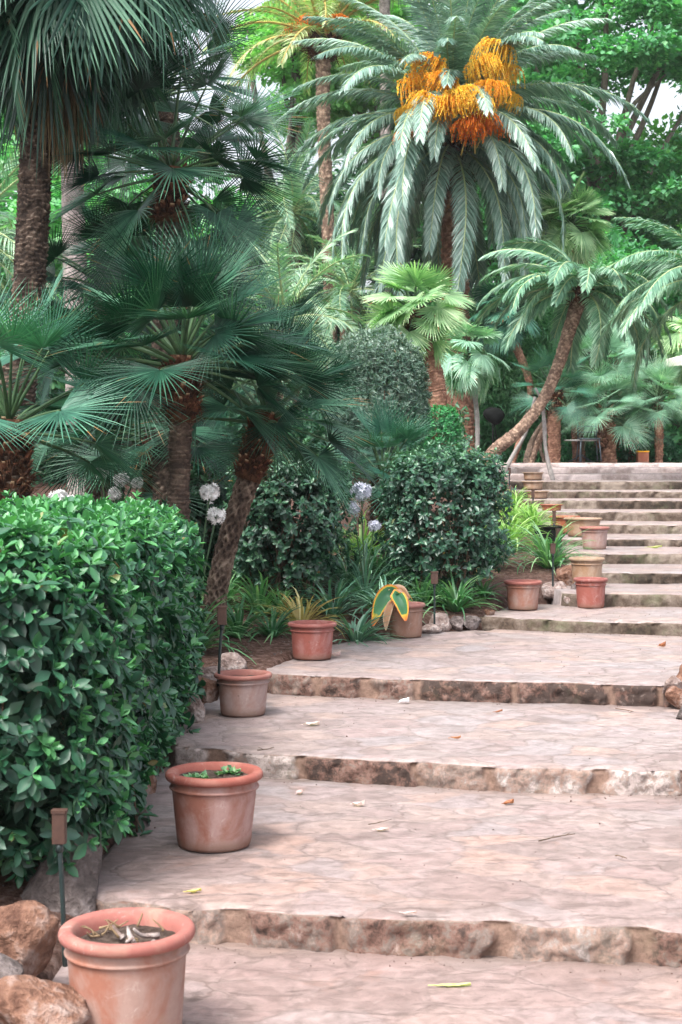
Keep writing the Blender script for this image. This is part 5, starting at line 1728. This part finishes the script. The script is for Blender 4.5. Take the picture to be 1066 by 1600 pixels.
datepalm('date palm low behind the left bed, fronds filling the gap right of the dark palms', 22.0, [(430, 0), (440, 640), (445, 520)], [.15, .15, .15], (446, 500), 36, 80, -40,
         datemaker([M['date_far'], M['rachis']], L=1.7, droop=1.7, nl=50, ll=.28, wl=.022, vee=15), 78)
# pale smooth trunks
fanpalm('very tall palm with thin smooth grey trunk left of the huge date palm', 34.0, [(602, 0), (605, 430), (602, 100), (600, -120)], [.13, .125, .12, .12], 'bark_grey', (600, -135), 30, 84, -50,
        fanmaker(BR, lp=.9, R=.9, spread=115, **flop), 81, rows=8, cols=5, amp=.006, group='tall smooth trunked palms', ns=28)
fanpalm('tall palm with wide smooth grey trunk behind the upper left crown', 19.0, [(128, 0), (126, 740), (114, 300), (110, 60)], [.17, .165, .14, .14], 'bark_grey', (110, -20), 40, 84, -55,
        fanmaker([M['fan_teal'], M['petiole']], lp=.9, R=.95, spread=110, **flop), 82, rows=10, cols=6, amp=.006, group='tall smooth trunked palms', ns=40)

# ---- bare branches
def bare(label, Y, paths, mat, name='bare_stem', cat='bare tree', group='bare crooked stems near the leaning palm'):
    p0 = W(*paths[0][0][0], Y)
    t = thing(name, label, cat, (p0[0], Y, ground_z(p0[0], Y)), group)
    for i, (pts, r0, r1) in enumerate(paths):
        P = [W(u, v, Y) for u, v in pts]
        if i == 0:
            P[0][2] = ground_z(P[0][0], Y)
        Q = spline(P, 30)
        Q = Q + .012 * np.stack([vn(Q * 4 + 3), vn(Q * 4 + 9), 0 * Q[:, 0]], -1)
        part('trunk' if i == 0 else 'branch', MB().add(*tube(Q, np.linspace(r0, r1, 30), 12, lambda a, h: r0 * .12 * np.sin(a * 2 + h * 9))), M[mat], t)
bare('white crooked bare stem in front of the leaning palm, forking at the top', 24.2, [([(864, 740), (853, 700), (851, 660), (849, 625)], .036, .026), ([(849, 630), (843, 618), (836, 606)], .024, .014), ([(849, 630), (853, 618), (852, 606)], .020, .012)], 'bark_white')
bare('pale slanting bare stem beneath the leaning palm trunk', 25.0, [([(786, 725), (805, 705), (822, 675), (836, 620)], .036, .026)], 'bark_white')
bare('brown curved bare stem behind the white crooked one', 28.6, [([(822, 722), (832, 690), (848, 665), (862, 655)], .07, .05), ([(848, 665), (845, 700), (852, 722)], .04, .04)], 'bark_brown')

# ================================================================== TREES AND FAR GREEN
TG = 'broadleaf trees behind the palms'
def gap(q):
    u, v = 533 + q[0] * F / q[1], HV - (q[2] - EYE) * F / q[1]
    return (u - 1050) ** 2 / 52 ** 2 + (v - 195) ** 2 / 62 ** 2 < 1
blob_tree('broadleaf_tree', 'large dark green broadleaf tree at the upper right', 'tree', (7.6, 44, 1.8), W(930, 170, 44), (4.6, 4.0, 6.6), 300, 64000, .21, 'plane', 91, .35, .16, group=TG, skip=gap)
blob_tree('broadleaf_tree', 'green broadleaf tree cut by the right edge, below the patch of white sky', 'tree', (11.5, 48, 1.8), W(1085, 420, 48), (3.8, 4.0, 4.2), 150, 34000, .21, 'sunny', 92, .3, .24, group=TG)
blob_tree('broadleaf_tree', 'leafy tree at the top right corner with sparse branches against the sky', 'tree', (13.5, 50, 1.8), W(1120, 60, 50), (3.8, 3.5, 3.6), 90, 16000, .20, 'plane', 93, .3, .20, group=TG, hollow=.2, skip=gap)
blob_tree('broadleaf_tree', 'sunlit yellow green tree between the dark palms and the golden date palm', 'tree', (-2.6, 48, 1.8), W(475, 85, 48), (2.0, 3.0, 2.6), 120, 24000, .20, 'sunny', 94, .3, .24, group=TG)
blob_tree('broadleaf_tree', 'sunlit tree behind the crown of the huge date palm, near the grey trunk', 'tree', (1.6, 50, 1.8), W(600, 70, 50), (2.4, 2.6, 3.8), 90, 18000, .25, 'sunny', 95, .3, .27, group=TG)
blob_tree('broadleaf_tree', 'dark dense tree behind the lower left of the huge date palm', 'tree', (-.4, 42, 1.8), W(500, 470, 42), (3.6, 2.5, 3.4), 150, 34000, .20, 'pine', 96, .3, .24, group=TG)
blob_tree('broadleaf_tree', 'shaded tree behind the dark fan palms of the left bed', 'tree', (-5.2, 34, 1.8), W(150, 440, 34), (3.4, 2.5, 3.5), 180, 42000, .19, 'plane', 97, .3, .20, group=TG)
blob_tree('broadleaf_tree', 'tree behind the tall scaly trunk at the far left edge', 'tree', (-9.5, 40, 1.8), W(-20, 330, 40), (3.4, 2.5, 5.5), 150, 30000, .22, 'plane', 98, .3, .22, group=TG)
blob_tree('broadleaf_tree', 'mid green tree behind the drooping right side fronds of the huge date palm', 'tree', (4.6, 41, 1.8), W(800, 380, 41), (2.6, 2.5, 3.6), 120, 26000, .20, 'plane', 99, .3, .24, group=TG)
blob_tree('broadleaf_tree', 'dark tree at the right, behind the wide pale fan palm', 'tree', (9.0, 38, 1.8), W(1010, 560, 38), (3.6, 2.5, 3.0), 130, 28000, .19, 'plane', 100, .3, .24, group=TG)
# far woodland and bamboo: masses nobody could count
def mass(name, lo, hi, n, leaf, mat, seed, w=.6, hang=.5, kind='stuff', lump=1.4):
    rng = np.random.default_rng(seed)
    P = rng.uniform(lo, hi, (n, 3))
    top = hi[2] + lump * fbm(np.stack([P[:, 0] * .5, P[:, 1] * .3, 0 * P[:, 0]], -1), 3, seed)
    P[:, 2] = lo[2] + (P[:, 2] - lo[2]) / (hi[2] - lo[2]) * (top - lo[2])
    dens = vn(P * .9 + seed) + .6 * vn(P * 2.3)
    P = P[dens > -.75]
    n = len(P)
    D = rand_dir(n, rng) - np.array([0, 0, hang])
    X, Y2, Z = frames(D, np.array([0, -.3, .8]) + rng.normal(0, .5, (n, 3)))
    T, TF = leaf_lo(w)
    tone = vn(P * 1.1 + 40)
    V, Fc, vv = inst(T, TF, P, X, Y2, Z, leaf * rng.uniform(.6, 1.2, n), np.clip(.45 + .3 * tone + rng.normal(0, .18, n), 0, 1))
    struct(name, MB().add(V, Fc, 0, vv), M[mat], kind)
mass('bamboo_thicket', (2.0, 33.5, 1.7), (6.6, 36, 6.2), 60000, .16, 'bamboo', 1, .22, .7)
mass('far_woodland', (-16, 54, 1.0), (18, 58, 7.8), 60000, .38, 'pine', 2, .6)
mass('low_planting', (4.2, 29.0, 1.8), (8.5, 30.5, 2.16), 7000, .10, 'box', 3, .4, lump=.15)
mass('shade_planting', (-7.5, 20, 1.15), (.2, 23, 2.6), 26000, .15, 'pine', 4, .4, lump=.6)
mass('shade_undergrowth', (-6.0, 10.6, .5), (-1.25, 13.5, 1.42), 16000, .10, 'shrub', 6, .4, lump=.15)
mass('undergrowth', (.2, 24, 1.4), (2.0, 27, 2.5), 9000, .12, 'pine', 5, .4, lump=.5)

# ================================================================== GARDEN FURNITURE AND BUILDINGS
# dish shaped dark lamp on a thin stand
Y = 28.8
p = W(772, 648, Y)
t = thing('garden_lamp', 'dark dish shaped lamp on a thin leaning stand before the bamboo', 'garden lamp', (p[0] - .05, Y, ground_z(p[0], Y)))
V0, F0 = bmesh_ico(4)
S = V0 * np.array([.205, .11, .19])
S[:, 0] *= 1 - .30 * np.clip(-S[:, 2] / .19, 0, 1)
S[:, 0] += -.03 * (S[:, 2] / .19)
S[:, 2] = np.where(S[:, 2] > 0, S[:, 2] * .75, S[:, 2])
part('shade', MB().add(S + p, F0), M['black'], t)
part('stand', MB().add(*tube(spline([(p[0] - .02, Y, ground_z(p[0], Y)), (p[0] - .02, Y, p[2] - .14)], 6), .018, 10)), M['black'], t)
part('stand', MB().add(*tube(spline([(p[0] + .12, Y, ground_z(p[0], Y)), (p[0] + .0, Y, p[2] - .12)], 6), .010, 8)), M['black'], t)
# black box by the strap leaves
Y = 16.0
p = W(856, 842, Y)
def boxmb(c, sx, sy, sz, bev=.008):
    b = MB()
    x, y, z = sx / 2, sy / 2, sz / 2
    pts, V = [], []
    prof = [(x - bev, y - bev, -z), (x, y, -z + bev), (x, y, z - bev), (x - bev, y - bev, z)]
    for (a, d, h) in prof:
        V += [(-a, -d, h), (a, -d, h), (a, d, h), (-a, d, h)]
    Fc = [[4 * r + i, 4 * r + (i + 1) % 4, 4 * (r + 1) + (i + 1) % 4, 4 * (r + 1) + i] for r in range(3) for i in range(4)] + [[3, 2, 1, 0], [12, 13, 14, 15]]
    b.add(np.array(V) + np.asarray(c), np.array(Fc), smooth=False)
    return b
zf = ground_z(p[0], Y) + .04
t = thing('utility_box', 'low black plastic box among the strap leaves below the orange red pot', 'box', (p[0], Y, zf))
part('body', boxmb((p[0], Y, zf + .10), .26, .2, .20), M['black'], t)
part('lid', boxmb((p[0], Y, zf + .215), .28, .22, .03), M['black'], t)
# cafe table and chair
M['table_top'] = plainmat('worn_white_top', (.42, .42, .42), (.6, .6, .6), 6, .5, .4, .05)
M['chair_metal'] = plainmat('dark_blue_metal', (.03, .045, .06), (.06, .075, .09), 6, .4, .5, .05)
Y = 27.6
zg = 1.82
a = W(905, 692, Y); b_ = W(937, 695, Y)
cx = (a[0] + b_[0]) / 2
t = thing('cafe_table', 'small cafe table with thin white top behind the topmost step', 'table', (cx, Y + 1.0, zg), None)
Yt = Y + 1.0
ztop = EYE - (695 - HV) / F * Yt
ztop = max(ztop, zg + .40)
V, Fc = lathe([(.001, -.012), (.30, -.012), (.31, -.006), (.31, .006), (.30, .012), (.001, .012)], 36)
part('table_top', MB().add(V + np.array([cx, Yt, ztop]), Fc), M['table_top'], t)
part('pedestal', MB().add(*tube([(cx, Yt, zg), (cx, Yt, ztop - .012)], .02, 12)), M['chair_metal'], t)
for k in range(3):
    an = k * 2.094 + .4
    part('leg', MB().add(*tube(spline([(cx, Yt, zg + .15), (cx + .12 * math.cos(an), Yt + .12 * math.sin(an), zg + .06), (cx + .25 * math.cos(an), Yt + .25 * math.sin(an), zg)], 8), .012, 8)), M['chair_metal'], t)
cxx = W(920, 700, 28.3)[0]
t = thing('metal_chair', 'dark blue metal garden chair beside the cafe table', 'chair', (cxx, 28.3, zg))
part('seat', boxmb((cxx, 28.3, zg + .42), .38, .38, .025), M['chair_metal'], t)
for sx in (-1, 1):
    for sy in (-1, 1):
        part('leg', MB().add(*tube([(cxx + sx * .2, 28.3 + sy * .2, zg), (cxx + sx * .165, 28.3 + sy * .165, zg + .41)], .011, 8)), M['chair_metal'], t)
b = MB()
for sx in (-1, 1):
    b.add(*tube(spline([(cxx + sx * .17, 28.47, zg + .42), (cxx + sx * .17, 28.52, zg + .85)], 6), .011, 8))
for h in (.55, .66, .77, .85):
    b.add(*tube([(cxx - .17, 28.505, zg + h), (cxx + .17, 28.505, zg + h)], .012, 8))
part('backrest', b, M['chair_metal'], t)
# parasol at the right edge
M['canvas'] = plainmat('cream_canvas', (.58, .52, .50), (.70, .64, .62), 5, .8, .2, .1)
Y = 29.6
pc = W(1142, 563, Y)
t = thing('parasol', 'cream parasol whose slanting edge shows at the right edge of the photo', 'parasol', (pc[0], Y, zg))
b = MB()
n = 8
R_ = 1.35
ring = []
for rr, zz in ((.02, .30), (R_ * .5, .16), (R_, .0), (R_, -.14), (R_ - .015, -.14), (R_ - .015, -.02), (R_ * .5, .14), (.02, .27)):
    ring.append([(pc[0] + rr * math.cos(2 * PI * (k + .3) / n), Y + rr * math.sin(2 * PI * (k + .3) / n), pc[2] + zz) for k in range(n)])
b.add(np.array(ring).reshape(-1, 3), grid_faces(8, n, True), smooth=False)
part('canopy', b, M['canvas'], t)
part('pole', MB().add(*tube([(pc[0], Y, zg), (pc[0], Y, pc[2] + .34)], .028, 14)), M['bark_white'], t)
part('base', boxmb((pc[0], Y, zg + .05), .5, .5, .1), M['bark_grey'], t)
# orange flower pot far right in the planting
t = thing('planter', 'small red and yellow planter low between the palms at right', 'planter', (W(1004, 705, 28.7)[0], 28.7, 1.80))
x = W(1004, 705, 28.7)[0]
part('body', boxmb((x, 28.7, 1.90), .20, .2, .2), M['clay_orange_rim'], t)
part('band', boxmb((x, 28.7, 2.012), .22, .22, .025), M['fruit'], t)
# pink house far left
M['pink_wall'] = plainmat('pink_render', (.62, .42, .38), (.70, .50, .46), 2, .85, .2, .1)
M['roof'] = plainmat('roof_tiles', (.30, .12, .08), (.45, .22, .15), 3, .85, .2, .3)
M['glass'] = plainmat('dark_window', (.02, .025, .03), (.04, .05, .06), 2, .1, .6, .02)
Y = 60.
x = W(-60, 400, Y)[0]
ztp = W(0, 388, Y)[2]
t = thing('house', 'pink rendered house glimpsed through the foliage at the left edge', 'house', (x, Y, 1.8))
part('wall', boxmb((x, Y + 2, (1.8 + ztp) / 2), 7, 4, ztp - 1.8), M['pink_wall'], t)
b = MB()
z1 = ztp
V = np.array([(x - 3.8, Y - .3, z1), (x + 3.8, Y - .3, z1), (x + 3.8, Y + 4.3, z1), (x - 3.8, Y + 4.3, z1), (x - 2.4, Y + 2, z1 + 1.3), (x + 2.4, Y + 2, z1 + 1.3), (x - 3.8, Y - .3, z1 - .15), (x + 3.8, Y - .3, z1 - .15), (x + 3.8, Y + 4.3, z1 - .15), (x - 3.8, Y + 4.3, z1 - .15)])
b.add(V, [np.array([[0, 1, 5, 4], [2, 3, 4, 5], [6, 7, 1, 0], [7, 8, 2, 1], [8, 9, 3, 2], [9, 6, 0, 3]]), np.array([[1, 2, 5], [3, 0, 4]])], smooth=False)
part('roof', b, M['roof'], t)
for dx in (-1.8, 0, 1.8):
    part('window', boxmb((x + dx, Y - .02, ztp - 1.6), .9, .1, 1.3), M['glass'], t)

# the soft air between the near bed and the far trees
m, nt, out = newmat('haze')
pv = nt.nodes.new('ShaderNodeVolumePrincipled')
pv.inputs['Color'].default_value = (.93, .97, 1.0, 1)
pv.inputs['Density'].default_value = .0004
pv.inputs['Anisotropy'].default_value = .2
nt.links.new(pv.outputs[0], out.inputs['Volume'])
b = MB()
x0, x1, y0, y1, z0, z1 = -460, 460, -460, 460, -8, 24
V = np.array([(x, y, z) for z in (z0, z1) for y in (y0, y1) for x in (x0, x1)], float)
b.add(V, np.array([[0, 2, 3, 1], [4, 5, 7, 6], [0, 1, 5, 4], [2, 6, 7, 3], [0, 4, 6, 2], [1, 3, 7, 5]]), smooth=False)
struct('haze', b, m, 'stuff')

# ================================================================== SKY, SUN, CAMERA
w = bpy.data.worlds.new('World')
sc.world = w
w.use_nodes = True
nt = w.node_tree
nt.nodes.clear()
sky = nt.nodes.new('ShaderNodeTexSky')
sky.sky_type = 'NISHITA'
sky.sun_disc = False
EL, AZ = math.radians(58), math.radians(215)
sky.sun_elevation = EL
sky.sun_rotation = AZ
sky.air_density = 1.0
sky.dust_density = 6.0
sky.ozone_density = 1.0
hs = nt.nodes.new('ShaderNodeHueSaturation')
hs.inputs['Saturation'].default_value = .35
hs.inputs['Value'].default_value = 1.0
nt.links.new(sky.outputs[0], hs.inputs['Color'])
bg = nt.nodes.new('ShaderNodeBackground')
bg.inputs['Strength'].default_value = .15
nt.links.new(hs.outputs[0], bg.inputs['Color'])
wo = nt.nodes.new('ShaderNodeOutputWorld')
nt.links.new(bg.outputs[0], wo.inputs[0])
ld = bpy.data.lights.new('sun', 'SUN')
ld.energy = 1.35
ld.angle = math.radians(17)
ld.color = (1, .96, .90)
lo = bpy.data.objects.new('sun', ld)
C.objects.link(lo)
# Nishita: rotation measured clockwise from +Y
sd = Vector((math.sin(AZ) * math.cos(EL), math.cos(AZ) * math.cos(EL), math.sin(EL)))
lo.rotation_euler = (-sd).to_track_quat('-Z', 'Y').to_euler()
lo.location = sd * 30

cam = bpy.data.cameras.new('camera')
co = bpy.data.objects.new('camera', cam)
C.objects.link(co)
co.location = (0, 0, EYE)
co.rotation_euler = (PI / 2, 0, 0)
cam.sensor_fit = 'VERTICAL'
cam.sensor_height = 36
cam.sensor_width = 24
cam.lens = 36 * F / 1600
cam.shift_y = -(800 - HV) / 1600
cam.clip_end = 2000
cam.clip_start = .05
cam.dof.use_dof = True
cam.dof.focus_distance = 10.5
cam.dof.aperture_fstop = 8.0
sc.camera = co
vs = sc.view_settings
sc.display_settings.display_device = 'sRGB'
vs.view_transform = 'Standard'
vs.look = 'None'
vs.exposure = 1.5
vs.gamma = 1
vs.use_curve_mapping = False
sc.cycles.use_denoising = True
sc.cycles.max_bounces = 6
sc.cycles.transparent_max_bounces = 4
